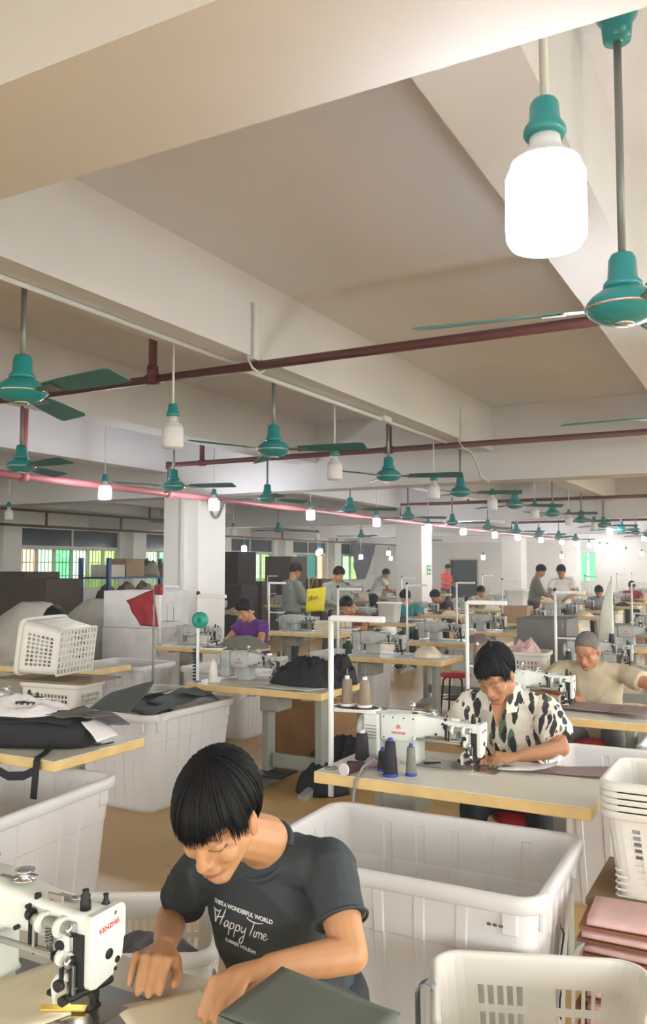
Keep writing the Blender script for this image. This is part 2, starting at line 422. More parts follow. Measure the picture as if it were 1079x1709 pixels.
# ---- pipes
def pipe(name, label, runs, r, m, fittings=()):
    t = thing(name, label, 'pipe', tuple(runs[0][0]))
    o = Vector(runs[0][0])
    for q in runs:
        obj('pipe_run', MB().tube([Vector(p) - o for p in q], r, 10), m, t)
    for p, d in fittings:
        d = Vector(d); obj('coupling', MB().tube([Vector(p) - o - d * .045, Vector(p) - o + d * .045], r * 1.35, 10), m, t)
    return t
pipe('sprinkler_pipe', 'dark maroon ceiling pipe crossing under the nearest beam with a riser', [[(-6.9, 4.52, 2.955), (XR, 4.6, 2.955)], [(-3.82, 4.53, 2.955), (-3.82, 4.53, 3.546)]], .03, M_PIPE,
     [((-3.82, 4.53, 2.955), (1, 0, 0)), ((-3.82, 4.53, 3.0), (0, 0, 1))])
pipe('sprinkler_pipe', 'maroon ceiling pipe in front of the far girder with elbow down to the red main', [[(-6.92, 8.55, 2.6), (-6.92, 8.55, 2.955), (XR, 8.72, 2.955)], [(-3.83, 8.6, 2.955), (-3.83, 8.6, 3.546)], [(-6.4, 8.56, 2.955), (-6.4, 8.56, 3.546)]], .032, M_PIPE,
     [((-3.83, 8.6, 2.955), (1, 0, 0)), ((-6.92, 8.55, 2.95), (0, 0, 1)), ((-6.4, 8.56, 2.955), (1, 0, 0))])
pipe('sprinkler_pipe', 'maroon ceiling pipe beyond the first girder with elbow near second column', [[(-7.1, 16.55, 2.6), (-7.1, 16.55, 2.955), (XR, 16.6, 2.955)], [(-5.6, 16.55, 2.955), (-5.6, 16.55, 3.546)]], .034, M_PIPE)
pipe('sprinkler_pipe', 'maroon ceiling pipe far back beyond the second girder', [[(-7.1, 25, 2.6), (-7.1, 25, 2.955), (XR, 25, 2.955)]], .036, M_PIPE)
pipe('sprinkler_main', 'thick faded red main pipe running past the white columns', [[(-6.92, YB, 2.585), (-6.92, 30, 2.585)], [(-6.92, 6.17, 2.585), (-6.92, 6.17, 3.546)]], .042, M_PINK,
     [((-6.92, 6.17, 2.585), (0, 1, 0)), ((-6.92, 8.55, 2.585), (0, 1, 0))])
pipe('wall_pipe', 'upper thin dark pipe near the window wall', [[(-14.8, 2, 2.9), (-14.8, 36, 2.9)]] + [[(-14.8, y, 2.9), (-14.8, y, 3.546)] for y in (12.5, 17.5, 22.5, 27.5)], .03, M_PIPE)
pipe('wall_pipe', 'lower thin dark pipe near the window wall', [[(-14.9, 2, 2.56), (-14.9, 36, 2.56)]] + [[(-14.9, y, 2.56), (-14.9, y, 2.9)] for y in (14, 16.5, 20.5, 24.5, 28.5)], .03, M_PIPE)
# conduit along the nearest beam soffit and its brackets
c = thing('cable_conduit', 'white cable conduit along the underside of the nearest beam', 'conduit', (-3.16, -4, 3.0))
obj('conduit_run', MB().tube([(0, 0, 0), (0, 8.6, 0)], .014, 8), M_CLEG, c); obj('conduit_run', MB().tube([(-.02, 8.72, -.012), (.02, 13.1, -.012)], .018, 8), M_CLEG, c)
obj('junction_box', B(-.03, .05, 10.9, 11.06, -.035, .02, .006), M_CLEG, c)
obj('flex_cable', MB().tube([(.06, 13.1, -.02), (.1, 13.2, -.06), (.12, 13.35, -.2), (.1, 13.5, -.3), (.12, 13.75, -.34)], .012, 8), M_CLEG, c)
for y, lb in ((4.54, 'white pipe bracket strip on the near beam face above the first maroon pipe'), (8.62, 'white pipe bracket strip on the near beam face above the second maroon pipe')):
    b = thing('pipe_bracket', lb, 'bracket', (-2.985, y, 2.95))
    obj('bracket_strip', B(-.0, .02, -.02, .02, .07, .42), M_CLEG, b); obj('bracket_hook', MB().tube([(-.02, -.04, .05), (.02, -.04, -.02), (.05, 0, -.05), (.05, .05, -.02)], .008, 6), M_CLEG, b)
    obj('bracket_plate', B(-.03, .03, -.035, .035, .04, .07), M_CLEG, b)
# ================================================================== CEILING FANS
ORD = ['first', 'second', 'third', 'fourth', 'fifth', 'sixth', 'seventh', 'eighth', 'ninth', 'tenth', 'eleventh', 'twelfth', 'thirteenth', 'fourteenth', 'fifteenth', 'sixteenth']
def make_fan(rod):
    t = thing('ceiling_fan', 'fan', 'ceiling fan', (0, 0, 0))
    obj('down_rod', MB().tube([(0, 0, .13), (0, 0, rod)], .0135, 10), M_ROD, t)
    if rod > .6: obj('canopy', MB().lathe([(.012, rod - .135), (.045, rod - .13), (.05, rod - .085), (.052, rod - .07), (.068, rod - .045), (.07, rod - .012), (.05, rod), (0, rod)], n=20), M_TEAL, t)
    obj('rod_cover', MB().lathe([(.014, .185), (.036, .182), (.044, .165), (.048, .10), (.062, .085), (.064, .068), (.03, .064)], n=20), M_TEAL, t)
    h = obj('motor_housing', MB().lathe([(.03, .066), (.075, .058), (.104, .036), (.118, .018), (.121, .008), (.121, -.004), (.112, -.018), (.085, -.038), (.05, -.05), (0, -.053)], n=28), M_TEAL, t)
    obj('trim_ring', MB().lathe([(.121, .004), (.125, .001), (.125, -.004), (.121, -.008)], n=28), M_CHROME, h)
    obj('bottom_cap', MB().lathe([(.036, -.049), (.034, -.056), (.0, -.058)], n=18), M_CHROME, h)
    for k in range(3):
        a = 2 * PI * k / 3; R = Matrix.Rotation(a, 4, 'Z'); T = R @ Matrix.Rotation(math.radians(-13), 4, 'X')
        b = MB(); prof = [(.20, .045, .05), (.32, .058, .062), (.5, .066, .07), (.66, .072, .074), (.70, .06, .066)]
        top = [(x, -w0, .004 - .01 * (x - .2)) for x, w0, w1 in prof] + [(x, w1, .004 - .01 * (x - .2)) for x, w0, w1 in prof[::-1]]
        n = len(top); vs = [T @ Vector(p) for p in top] + [T @ (Vector(p) - Vector((0, 0, .005))) for p in top]
        b.add(vs, [tuple(range(n)), tuple(range(n, 2 * n))[::-1]] + [(i, n + i, n + (i + 1) % n, (i + 1) % n) for i in range(n)])
        bl = obj('blade', b, M_BLADE, t)
        a_ = MB(); a_.box(.10, .19, -.014, .014, -.006, .004, M=T); a_.box(.18, .26, -.032, .032, -.010, -.004, M=T)
        obj('blade_bracket', a_, M_STEEL, bl)
    return t
fan_s = make_fan(.52); fan_c = make_fan(1.05); used = {}
def fan(proto, x, y, a, label, z=2.5):
    if proto not in used: used[proto] = 1; o = proto; o.location = (x, y, z); o.rotation_euler = (0, 0, math.radians(a)); o['label'] = label
    else: o = dup(proto, (x, y, z), math.radians(a), label)
    o['group'] = 'teal ceiling fans'; return o
fan(fan_c, -.43, 2.87, 189, 'teal ceiling fan at the upper right on a long rod from the ceiling')
fan(fan_c, -.43, 5.12, 182, 'teal ceiling fan just past the right edge with one thin blade showing')
A = [-6, 10, 14, 20, 35, 8, 50, 25, 70, 15, 40, 5]
LA = ['largest teal fan on the left, hanging from the nearest beam', 'teal fan hanging at mid picture over the pipe crossing', 'third teal fan along the nearest beam, right of an unlit bulb', 'fourth teal fan along the nearest beam']
YA = [2.87, 5.2, 7.26, 9.30, 11.58, 13.8, 16.05, 18.3, 20.55, 22.8, 25.05, 27.3]
for i, y in enumerate(YA): fan(fan_s, -3.24, y, A[i], LA[i] if i < 4 else 'small %s teal fan in the row along the nearest beam' % ORD[i])
for i, y in enumerate([5.04, 7.1, 8.97, 11.3, 13.55, 15.8, 18.1, 20.4, 22.6, 24.9, 27.2]):
    fan(fan_s, -5.68, y, [-12, 12, 75, 20, 40, 0, 60, 30, 10, 80, 45][i], ['teal fan at the far left edge under the second beam', 'teal fan beside the first white column above the red pipe', 'teal fan right of the first white column'][i] if i < 3 else 'small %s teal fan along the second beam' % ORD[i])
for i, y in enumerate([13.2, 17.0, 21.5, 26]): fan(fan_s, -10.45, y, 20 + 37 * i, 'distant %s teal fan beyond the white columns towards the windows' % ORD[i])
# ================================================================== PENDANT LAMPS
def make_lamp(drop, on):
    t = thing('pendant_lamp', 'lamp', 'lamp', (0, 0, 0))
    obj('cord', MB().tube([(0, 0, .18), (0, 0, drop)], .0075, 8), M_CLEG, t)
    obj('socket', MB().lathe([(.009, .19), (.024, .187), (.029, .178), (.031, .145), (.041, .130), (.043, .118), (.038, .110), (.0, .110)], n=18), M_TEAL, t)
    obj('bulb_collar', MB().lathe([(.024, .118), (.027, .09), (.037, .072), (.055, .058), (.058, .054), (.0, .055)], n=20), M_BULB_OFF, t)  # opaque collar added to hold back light going up
    obj('bulb', MB().lathe([(.0, .0545), (.056, .0535), (.066, .03), (.067, -.05), (.066, -.075), (.058, -.088), (0, -.095)], n=20), M_BULB_ON if on else M_BULB_OFF, t)
    return t
LP = {}
def lamp(x, y, z, on, label, ztop=None, s=1.0, group=None):
    if ztop is None:
        ztop = ZC
        for k in range(-2, 7):
            bx = -.56 - 2.43 * k
            if bx - .31 < x < bx: ztop = 3.02
        for k in range(0, 5):
            gy = 1.185 + 8.575 * k
            if gy < y < gy + .39: ztop = 2.67
    key = (round((ztop - z) / s, 2), on)
    if key not in LP: LP[key] = make_lamp(key[0], on); o = LP[key]; o.location = (x, y, z); o['label'] = label
    else: o = dup(LP[key], (x, y, z), 0, label)
    o.scale = (s, s, s); o['group'] = group or ('lit pendant bulbs' if on else 'unlit pendant bulbs')
lamp(-.425, 1.80, 2.46, True, 'glaring lit bulb at the upper right, nearest of all lamps', s=1.3)  # bulb scaled up to take in the spread of its glare
[c for c in LP[list(LP)[0]].children if c.name.startswith('bulb') and 'collar' not in c.name][0].data.materials[0] = M_BULB_NEAR
for c in LP[list(LP)[0]].children:
    if c.name.startswith('socket'): c.scale = (.84, .84, .84); c.location.z = .110 * .16 - .012
    if c.name.startswith('cord'): c.location.z = -.02
    if c.name.startswith('bulb_collar'): c.scale.z = .9; c.location.z = .004
LP.clear()
lamp(-.40, 4.08, 2.46, True, 'lit pendant bulb just beyond the right edge behind the large fan')
for i, (y, zz) in enumerate([(4.06, 2.46), (6.2, 2.46), (8.5, 2.46), (10.6, 2.46), (12.75, 2.46), (15.1, 2.46), (17.4, 2.46)]):
    lamp(-3.26, y, zz, False, ['white unlit bulb hanging left of centre from the nearest beam', 'unlit bulb between the two mid-picture fans', 'third unlit bulb along the nearest beam'][i] if i < 3 else '%s unlit bulb along the nearest beam' % ORD[i])
for i, y in enumerate([20.26, 25.9, 31]): lamp(-3.45, y, 2.46, True, '%s lit bulb at the far right below the small fans' % ORD[i])
for i, y in enumerate([6.85, 8.85, 11.4, 13.85, 16.4, 18.6, 21.05, 23.2, 25.8, 28.6, 31.0, 33.2, 35.4, 37.0]):
    lamp(-6.42, y, 2.46, True, ['lit bulb left of the first white column', 'lit bulb in front of the first white column'][i] if i < 2 else '%s lit bulb counted from the left in the long row' % ORD[i])
for i, (x, y, z, on) in enumerate([(-10.5, 9.1, 2.45, False), (-10.5, 15.2, 2.4, False), (-10.5, 19.0, 2.4, False), (-12.9, 19.2, 2.14, True), (-12.9, 23.4, 2.08, True), (-12.6, 23.0, 2.12, True), (-12.9, 26.5, 1.98, True), (-12.6, 28.2, 2.13, True), (-12.9, 29.8, 2.07, True), (-12.4, 31.6, 2.13, True),
                                   (-9.7, 33, 1.98, True), (-9.9, 35.8, 1.95, True), (-9.6, 30, 1.98, True), (-7.6, 33.8, 2.05, True), (-10.2, 25, 2.1, True), (-15.3, 34.5, 2.0, True), (-5.2, 34.0, 2.2, True), (-4.9, 36, 2.15, True)]):
    lamp(x, y, z, on, ('far lit bulb, %s of the scattered ones at the back' if on else 'unlit bulb, %s in the aisle left of the columns') % ORD[i if not on else min(i - 3, 15)])
for i, y in enumerate([-2.6, 1.8, 4.1, 8.6, 13.1, 17.6, 22.1, 28]): lamp(2.1, y, 2.46, True, 'added unseen fill bulb right of the frame, %s from the front' % ORD[i])  # unseen row of lamps added to light the hall from the right
for i, y in enumerate([-2.6, 1.0]): lamp(-6.42, y, 2.46, True, 'added unseen fill bulb left of the frame, %s from the front' % ORD[i])  # row carried on out of view, added for more light

lamp(-12.9, 5.5, 2.46, False, 'unlit bulb near the window wall left of the frame'); 
# ================================================================== SEWING MACHINE (built once, copied)
RX = Matrix(((0, 0, 1, 0), (1, 0, 0, 0), (0, 1, 0, 0), (0, 0, 0, 1)))        # text plane -> faces +x, reads towards +y
RYN = Matrix(((1, 0, 0, 0), (0, 0, -1, 0), (0, 1, 0, 0), (0, 0, 0, 1)))      # text plane -> faces -y, reads towards +x
TXT_FACE = text_mesh('KENZHIE', .0165, .0004, bold=.0004); TXT_FACE.transform(Matrix.Translation((.0312, .012, .203)) @ RX @ Matrix.Rotation(.12, 4, 'Z'))
TXT_BACK = text_mesh('KENZHIE', .019, .0004, bold=.0005); TXT_BACK.transform(Matrix.Translation((-.40, -.0672, .165)) @ RYN)
for me in (TXT_FACE, TXT_BACK): me.materials.clear(); me.materials.append(M_LOGO)
def sec(x, hy, z0, z1, r): return [(x, p, q) for p, q in rrect(hy, (z1 - z0) / 2, r, 4, 0, (z0 + z1) / 2)]
def make_machine(body, full=True, led=True):
    t = thing('sewing_machine', 'machine', 'sewing machine')
    arm = obj('arm', MB().loft([sec(-.505, .058, .115, .27, .02), sec(-.50, .062, .112, .275, .022), sec(-.31, .062, .115, .277, .022), sec(-.285, .058, .135, .274, .022),
                          sec(-.26, .05, .155, .266, .02), sec(-.18, .044, .16, .256, .018), sec(-.10, .045, .155, .25, .018), sec(-.03, .048, .14, .248, .015), sec(.012, .048, .10, .247, .012), sec(.016, .045, .105, .244, .01)]), body, t)
    obj('column', MB().loft([[(x, y, 0) for x, y in rrect(.078, .066, .02, 4, -.37, 0)], [(x, y, .02) for x, y in rrect(.072, .058, .02, 4, -.37, 0)], [(x, y, .13) for x, y in rrect(.072, .058, .02, 4, -.37, 0)]]), body, t)
    mh = obj('motor_housing', MB().box(-.605, -.51, -.068, .068, .02, .262, .012), body, t)
    v = MB()
    for k in range(5): v.box(-.59, -.525, -.0705, -.068, .19 - .018 * k, .196 - .018 * k)
    o = obj('vent_slits', v, M_LEG, mh); o['kind'] = 'stuff'
    obj('handwheel', MB().lathe([(.02, -.64), (.06, -.642), (.076, -.636), (.078, -.62), (.07, -.608), (.02, -.606)], (0, 0, .165), 24, 'x'), M_MACHG, t)
    cp = obj('cover_plate', MB().prism([(x, z) for x, z in rrect(.092, .068, .006, 2, -.40, .193)], -.067, -.060, 'y'), body, t)
    for x, z in ((-.482, .25), (-.43, .25), (-.37, .25), (-.318, .25), (-.482, .136), (-.318, .136)):
        obj('screw', MB().lathe([(.0045, -.0685), (.0045, -.066)], (x, 0, z), 8, 'y'), M_BLACK, cp)
    obj('lettering', TXT_BACK, None, cp)
    em = MB(); s_ = .012
    em.add([(-.40, -.0675, .19), (-.40 - s_, -.0675, .202), (-.40, -.0675, .214), (-.40 + s_, -.0675, .202), (-.40, -.0675, .206), (-.40 - .4 * s_, -.0675, .202), (-.40, -.0675, .198), (-.40 + .4 * s_, -.0675, .202)],
           [(0, 3, 7, 6), (0, 6, 5, 1), (1, 5, 4, 2), (2, 4, 7, 3)])
    em.tube([(-.40 + .017 * math.cos(a), -.0675, .2 + .011 * math.sin(a)) for a in [PI + PI * i / 10 for i in range(11)]], .0012, 5)
    obj('emblem', em, M_LOGO, cp)
    fp = obj('face_plate', MB().prism([(-.05, .236), (-.044, .246), (.050, .248), (.060, .243), (.066, .232), (.066, .165), (.061, .155), (.056, .115), (.048, .102), (.032, .096), (.026, .080), (-.03, .068), (-.046, .072), (-.05, .08)], .014, .031, 'x'), body, t)
    obj('lettering', TXT_FACE, None, fp)
    for y, z, r in ((.012, .135, .0135), (.040, .110, .009), (.033, .090, .0055), (.030, .230, .005)):
        obj('face_disc', MB().lathe([(r, .0305), (r * .9, .0325), (0, .0325)], (0, y, z), 14, 'x'), M_BLACK if r != .005 else M_STEEL, fp)  # raised black discs stand in for dark holes; the steel one is a screw
    obj('bed_plate', MB().box(-.34, .115, -.088, .09, .0005, .005), M_STEEL, t)
    obj('slide_plate', MB().box(-.055, .075, -.085, .03, .005, .007), M_CHROME, t)
    obj('needle_bar', MB().tube([(.002, .006, .012), (.002, .006, .10)], .0045, 8).tube([(.002, .006, .002), (.002, .006, .03)], .0016, 6), M_CHROME, t)
    obj('presser_foot', MB().box(-.008, .012, -.03, .012, .007, .012, .002).box(-.004, .008, -.012, -.002, .01, .05).tube([(.002, -.007, .04), (.002, -.007, .10)], .005, 8).box(-.009, .013, -.016, .004, .03, .052, .002), M_DARK, t)
    # walking-foot linkage on the back of the head
    obj('rocker_shaft', MB().tube([(-.135, -.058, .212), (-.025, -.058, .212)], .0145, 12), M_LEG, t)
    for x in (-.108, -.050):
        obj('rocker_lobe', MB().lathe([(.012, x - .009), (.024, x - .007), (.026, x), (.024, x + .007), (.012, x + .009)], (0, -.058, .21), 16, 'x').box(x - .008, x + .008, -.06, -.035, .185, .235), body, t)
    obj('drive_link', MB().box(-.150, -.142, -.066, -.05, .135, .215, .003).box(-.130, -.124, -.07, -.056, .13, .21, .002).lathe([(.013, -.156), (.016, -.15), (.013, -.14)], (0, -.058, .222), 12, 'x'), M_DARK, t)
    obj('cross_link', MB().box(-.088, -.078, -.068, -.052, .14, .21, .003).box(-.135, -.075, -.064, -.056, .142, .15), M_STEEL, t)
    obj('pivot_plate', MB().box(-.066, -.028, -.062, -.04, .145, .2, .008), body, t)
    obj('pivot_cap', MB().lathe([(.013, -.067), (.0125, -.061)], (-.048, 0, .168), 14, 'y'), M_BLACK, t)
    obj('ring_bolt', MB().lathe([(.006, -.02), (.016, -.022), (.017, -.012), (.01, -.01)], (0, -.06, .212), 16, 'x'), M_CHROME, t)
    obj('crank_lever', MB().box(-.118, -.110, -.084, -.072, .15, .235, .003).box(-.118, -.06, -.083, -.074, .148, .160, .003), M_CHROME, t)
    obj('tension_spring', MB().tube([(-.075 + .009 * math.cos(k * .9), -.07 + .009 * math.sin(k * .9), .17 + .0011 * k) for k in range(40)], .0022, 5), M_STEEL, t)
    obj('oil_cup', MB().lathe([(.009, .245), (.008, .262), (0, .264)], (-.155, -.03, 0), 10), M_BLACK, t)
    obj('arm_bolt', MB().lathe([(.006, -.058), (.006, -.046)], (-.20, 0, .175), 10, 'y'), M_BLACK, t)
    obj('arm_bolt', MB().lathe([(.006, -.056), (.006, -.044)], (-.165, 0, .235), 10, 'y'), M_BLACK, t)
    obj('lower_crank', MB().box(-.034, -.026, -.082, -.068, .07, .125, .003).lathe([(.014, -.088), (.014, -.078)], (-.03, 0, .085), 14, 'y'), M_DARK, t)
    obj('recess_block', MB().box(-.016, .0135, -.056, -.046, .075, .2), M_BLACK, t)  # solid black block stands in for the dark of a recess
    lo = obj('lower_clevis', MB().lathe([(.012, -.052), (.021, -.05), (.022, -.036), (.012, -.034)], (0, -.058, .14), 16, 'x').box(-.048, -.012, -.064, -.05, .12, .155, .004), body, t)
    obj('ring_bolt', MB().lathe([(.006, -.02), (.0155, -.021), (.0165, -.01), (.008, -.008)], (0, -.066, .136), 16, 'x'), M_CHROME, lo)
    obj('guide_bars', MB().box(-.024, -.018, -.064, -.056, .045, .13).box(-.010, -.003, -.066, -.056, .05, .13, .002), M_STEEL, t)
    obj('foot_lever', MB().tube([(-.022, -.062, .098), (-.050, -.064, .090), (-.060, -.064, .075), (-.058, -.064, .028)], [.010, .011, .010, .008], 8), body, t)
    obj('lever_pad', MB().box(-.085, -.062, -.07, -.05, .04, .055, .005).lathe([(.012, -.075), (.012, -.055)], (-.03, 0, .042), 12, 'y'), M_BLACK, t)
    obj('finger_guard', MB().cap((-.012, -.062, .052), (.022, .022, .066), .0115, .0115, 10, 3).box(-.004, .024, -.03, .03, .066, .078, .004), M_BLACK, t)
    ls = obj('lift_shaft', MB().tube([(-.31, -.066, .142), (-.05, -.066, .142)], .0085, 10), M_LEG, t)
    obj('shaft_collar', MB().tube([(-.318, -.066, .142), (-.30, -.066, .142)], .015, 12), body, ls)
    obj('shaft_collar', MB().tube([(-.062, -.066, .142), (-.048, -.066, .142)], .0125, 12), M_BLACK, ls)
    obj('tension_knob', MB().lathe([(.013, .246), (.0125, .27), (.010, .274), (.012, .282), (.007, .29), (.008, .297), (0, .299)], (-.012, -.022, 0), 14), M_BLACK, t)
    obj('tension_post', MB().lathe([(.011, .246), (.008, .252), (.005, .262), (.007, .272), (0, .275)], (.004, .028, 0), 12), M_BLACK, t)
    obj('thread_guide', MB().box(-.125, -.075, -.03, -.024, .25, .272, .002).box(-.12, -.06, -.012, .012, .252, .256).lathe([(.012, .256), (.014, .26), (0, .262)], (-.06, 0, 0), 10), M_CHROME, t)
    obj('bobbin_winder', MB().lathe([(.030, .272), (.032, .277), (.012, .28), (.012, .292), (.024, .295), (.024, .299), (0, .3)], (-.232, 0, 0), 16).box(-.30, -.215, -.02, -.008, .272, .279, .002), M_CHROME, t)
    obj('thread_post', MB().tube([(-.345, .0, .27), (-.345, .0, .31)], .003, 6).lathe([(.002, .305), (.016, .31), (.018, .318), (.010, .324), (.014, .33), (0, .334)], (-.345, 0, 0), 12), M_CHROME, t)
    obj('hole_disc', MB().lathe([(.016, .276), (.015, .281), (0, .281)], (-.32, -.03, 0), 14), M_BLACK, t)  # black disc drawn in place of a dark hole in the arm top
    if led: obj('work_light', MB().lathe([(.0, .062), (.005, .062), (.005, .066), (0, .066)], (-.028, -.02, 0), 8), M_LED, t)
    return t
machine_w = make_machine(M_MACH); machine_g = make_machine(M_MACHG, led=False)
mused = {}
def place(proto, loc, rz, label, group=None):
    if proto.name not in mused:
        mused[proto.name] = 1; proto.location = loc; proto.rotation_euler = (0, 0, rz); o = proto; o['label'] = label
        if group: o['group'] = group
        return o
    return dup(proto, loc, rz, label, group)
# ================================================================== SEWING TABLE
TW, TD, TH = 1.17, .62, .76
def make_table(w_=TW):
    t = thing('sewing_table', 'table', 'table'); hx, hy = w_ / 2, TD / 2
    obj('edge_band', MB().box(-hx, hx, -hy, hy, .712, .7565, .003), M_EDGE, t)
    obj('tabletop', MB().box(-hx + .002, hx - .002, -hy + .002, hy - .002, .7565, .76), M_LAM, t)
    for s in (-1, 1):
        lg = obj('leg', MB().box(s * .40 - .028, s * .40 + .028, -.02, .085, .06, .712, .004), M_LEG, t)
        obj('foot', MB().prism([(-.27, .0), (-.27, .03), (-.05, .07), (.12, .07), (.27, .03), (.27, 0)], s * .40 - .03, s * .40 + .03, 'x'), M_LEG, t)
        obj('top_bracket', MB().box(s * .40 - .03, s * .40 + .03, -.22, .22, .685, .7119), M_LEG, t)
    obj('stretcher', MB().box(-.372, .372, .02, .045, .13, .23, .003), M_LEG, t)
    obj('pedal', MB().box(-.1, .16, -.16, .1, .09, .105, .003), M_DARK, t)
    obj('control_box', MB().box(-.36, -.2, -.1, .12, .56, .684, .01), M_LEG, t)
    return t
table0 = make_table()
def make_stand():
    t = thing('thread_stand', 'stand', 'thread stand')
    obj('pole', MB().tube([(0, 0, -.12), (0, 0, .67)], .0125, 10), M_CLEG, t); obj('pole_cap', MB().lathe([(.0145, .665), (.015, .685), (.009, .695), (0, .696)], n=10), M_DARK, t)
    obj('pole_base', MB().lathe([(.03, 0), (.028, .008), (.014, .012)], n=12), M_STEEL, t)
    obj('arm', MB().box(.0, .26, -.014, .014, .645, .672, .004), M_CLEG, t)
    tr = obj('spool_tray', MB().tube([(.01, .0, .255), (.19, .06, .25)], .007, 8), M_CLEG, t)
    for x, y in ((.045, .07), (.13, .075)):
        obj('tray_disc', MB().lathe([(.058, .257), (.06, .262), (.056, .266), (.0, .266)], (x, y, 0), 18), M_DARK, tr)
        obj('spool_pin', MB().tube([(x, y, .26), (x, y, .43)], .003, 6), M_STEEL, tr)
    hp = [(.09 + .115 * math.cos(a), .07 + .075 * math.sin(a), .262) for a in [2 * PI * i / 20 for i in range(21)]]
    obj('tray_hoop', MB().tube(hp, .004, 6), M_CLEG, tr)
    return t
stand0 = make_stand()
def cone_mesh(h, r0, r1): return MB().lathe([(r0 * .9, .008), (r0, .014), (r1, h - .012), (r1 * .85, h - .006), (.0, h - .006)], n=18)
def thread_cone(loc, col, label, h=.12, r0=.03, r1=.021, base=None, rot=None, cat='thread', group=None):
    t = thing('thread_cone', label, cat, loc, 0, group)
    if rot: t.rotation_euler = rot
    nm = 'thread_%d_%d_%d' % tuple(int(c * 255) for c in col)
    obj('thread', cone_mesh(h, r0, r1), mat(nm, col, .65, var=.12, scale=60, bump=.25, bscale=220), t)
    obj('core', MB().lathe([(r1 * .55, h - .01), (r1 * .5, h + .008), (r1 * .3, h + .009)], n=12), mat('core_white', rgb(225, 215, 215), .5) if base is None else mat('core_blue', rgb(58, 66, 170), .4), t)
    obj('base_ring', MB().lathe([(r0 * 1.08, 0), (r0 * 1.1, .008), (r0 * .8, .014)], n=18), mat('core_white', rgb(225, 215, 215), .5) if base is None else mat('core_blue', rgb(58, 66, 170), .4), t)
    return t
tused = []
def station(x0, y0, where, machine=None, stand=True, mlabel=None, tlabel=None, slabel=None, dy=0.0):
    c = (x0 + TW / 2, y0 + TD / 2)
    tb = place(table0, (c[0], c[1], 0), 0, tlabel or ('sewing table with pale top ' + where), 'sewing tables')
    if machine: place(machine, (x0 + .61 - (.022 if dy else 0), y0 + .385 + dy, .76), 0, mlabel or ('sewing machine on the table ' + where), 'sewing machines')
    if x0 == -4.10:      # this table's right leg stands further in, clear of the bin below
        for ch in tb.children:
            if ch.name.split('.')[0] in ('leg', 'foot', 'top_bracket') and ch.data.vertices[0].co.x > 0: ch.location.x = -.42
            if ch.name.startswith('stretcher'): ch.scale.x = .44; ch.location.x = -.208
            if ch.name.startswith('pedal'): ch.location.x = -.2
    if x0 == -4.0:       # left leg set in, clear of the full bin
        for ch in tb.children:
            if ch.name.split('.')[0] in ('leg', 'foot', 'top_bracket') and ch.data.vertices[0].co.x < 0: ch.location.x = .34
            if ch.name.startswith('stretcher'): ch.scale.x = .52; ch.location.x = .175
            if ch.name.startswith('control_box'): ch.location.x = .3
    if stand: place(stand0, (x0 + .04, y0 + .085, .76), 0, slabel or ('thread stand on the table ' + where), 'thread stands')
# ---- nearest stations
station(-1.83, .905, 'in the foreground under the man in the dark T-shirt', machine_w, False, 'white sewing machine in the lower left foreground', dy=.03)
station(-1.805, 3.235, 'in front of the man in the floral shirt', machine_w, True, 'white sewing machine in front of the man in the floral shirt', None, 'white thread stand with two brown cones left of the floral-shirt man')
station(-1.805, 5.08, 'in front of the man in the beige T-shirt', machine_w, True, 'white sewing machine in front of the man in the beige T-shirt', None, 'thread stand behind the head of the floral-shirt man')
station(-4.10, 2.83, 'at the left edge carrying the black bag', machine_w, False, 'sewing machine at the left edge half hidden by the white plastic sack')
station(-4.0, 5.18, 'heaped with black cloth', machine_g, True, 'grey sewing machine left of the heap of black cloth')
station(-3.97, 7.46, 'behind the black cloth, right of it the red stool', machine_g, True, 'grey sewing machine left of the red stool')
station(-3.97, 9.24, 'directly behind the red stool', machine_g, True, 'grey sewing machine above the red stool')
station(-6.2, 7.40, 'of the woman in purple', machine_g, True, 'grey sewing machine at the purple-dressed woman')
station(-6.35, 5.28, 'at the far left behind the upturned basket', machine_g, False, 'grey sewing machine at the far left edge by the sacks')
W = ['sixth', 'seventh', 'eighth', 'ninth', 'tenth', 'eleventh', 'twelfth', 'thirteenth', 'fourteenth', 'fifteenth']
YS = [11.0, 13.0, 15.1, 17.2, 19.4, 21.6, 23.9, 26.2, 28.6, 31]
for i, y in enumerate(YS): station(-3.97 + .05 * (i % 3), y, 'in the %s place of the red stool row' % W[i], machine_g, i % 3 != 2)
for i, y in enumerate([7.45, 9.6, 11.8]): station(-1.80, y, 'behind the man in beige, %s one back' % ORD[i], machine_g, i != 1)
for i, y in enumerate([9.7, 12.0, 14.3, 16.7, 19.1, 21.5, 24.0, 26.6]): station(-6.2, y, '%s behind the purple-dressed woman' % ORD[i], machine_g, i % 2 == 0)
for i, y in enumerate([13.5, 16.3, 19.2, 22.0, 25]): station(-10.4, y, 'left of the columns, %s from the front' % ORD[i], machine_g, i % 2 == 1)
for i, y in enumerate([19.0, 22.5, 26.0]): station(-13.4, y, 'near the windows, %s from the front' % ORD[i], machine_g, False)
machine_w.scale = machine_g.scale = (.88, .87, .80)
for o_ in sc.objects:
    if o_.name.startswith('sewing_machine'): o_.scale = (.88, .87, .80)
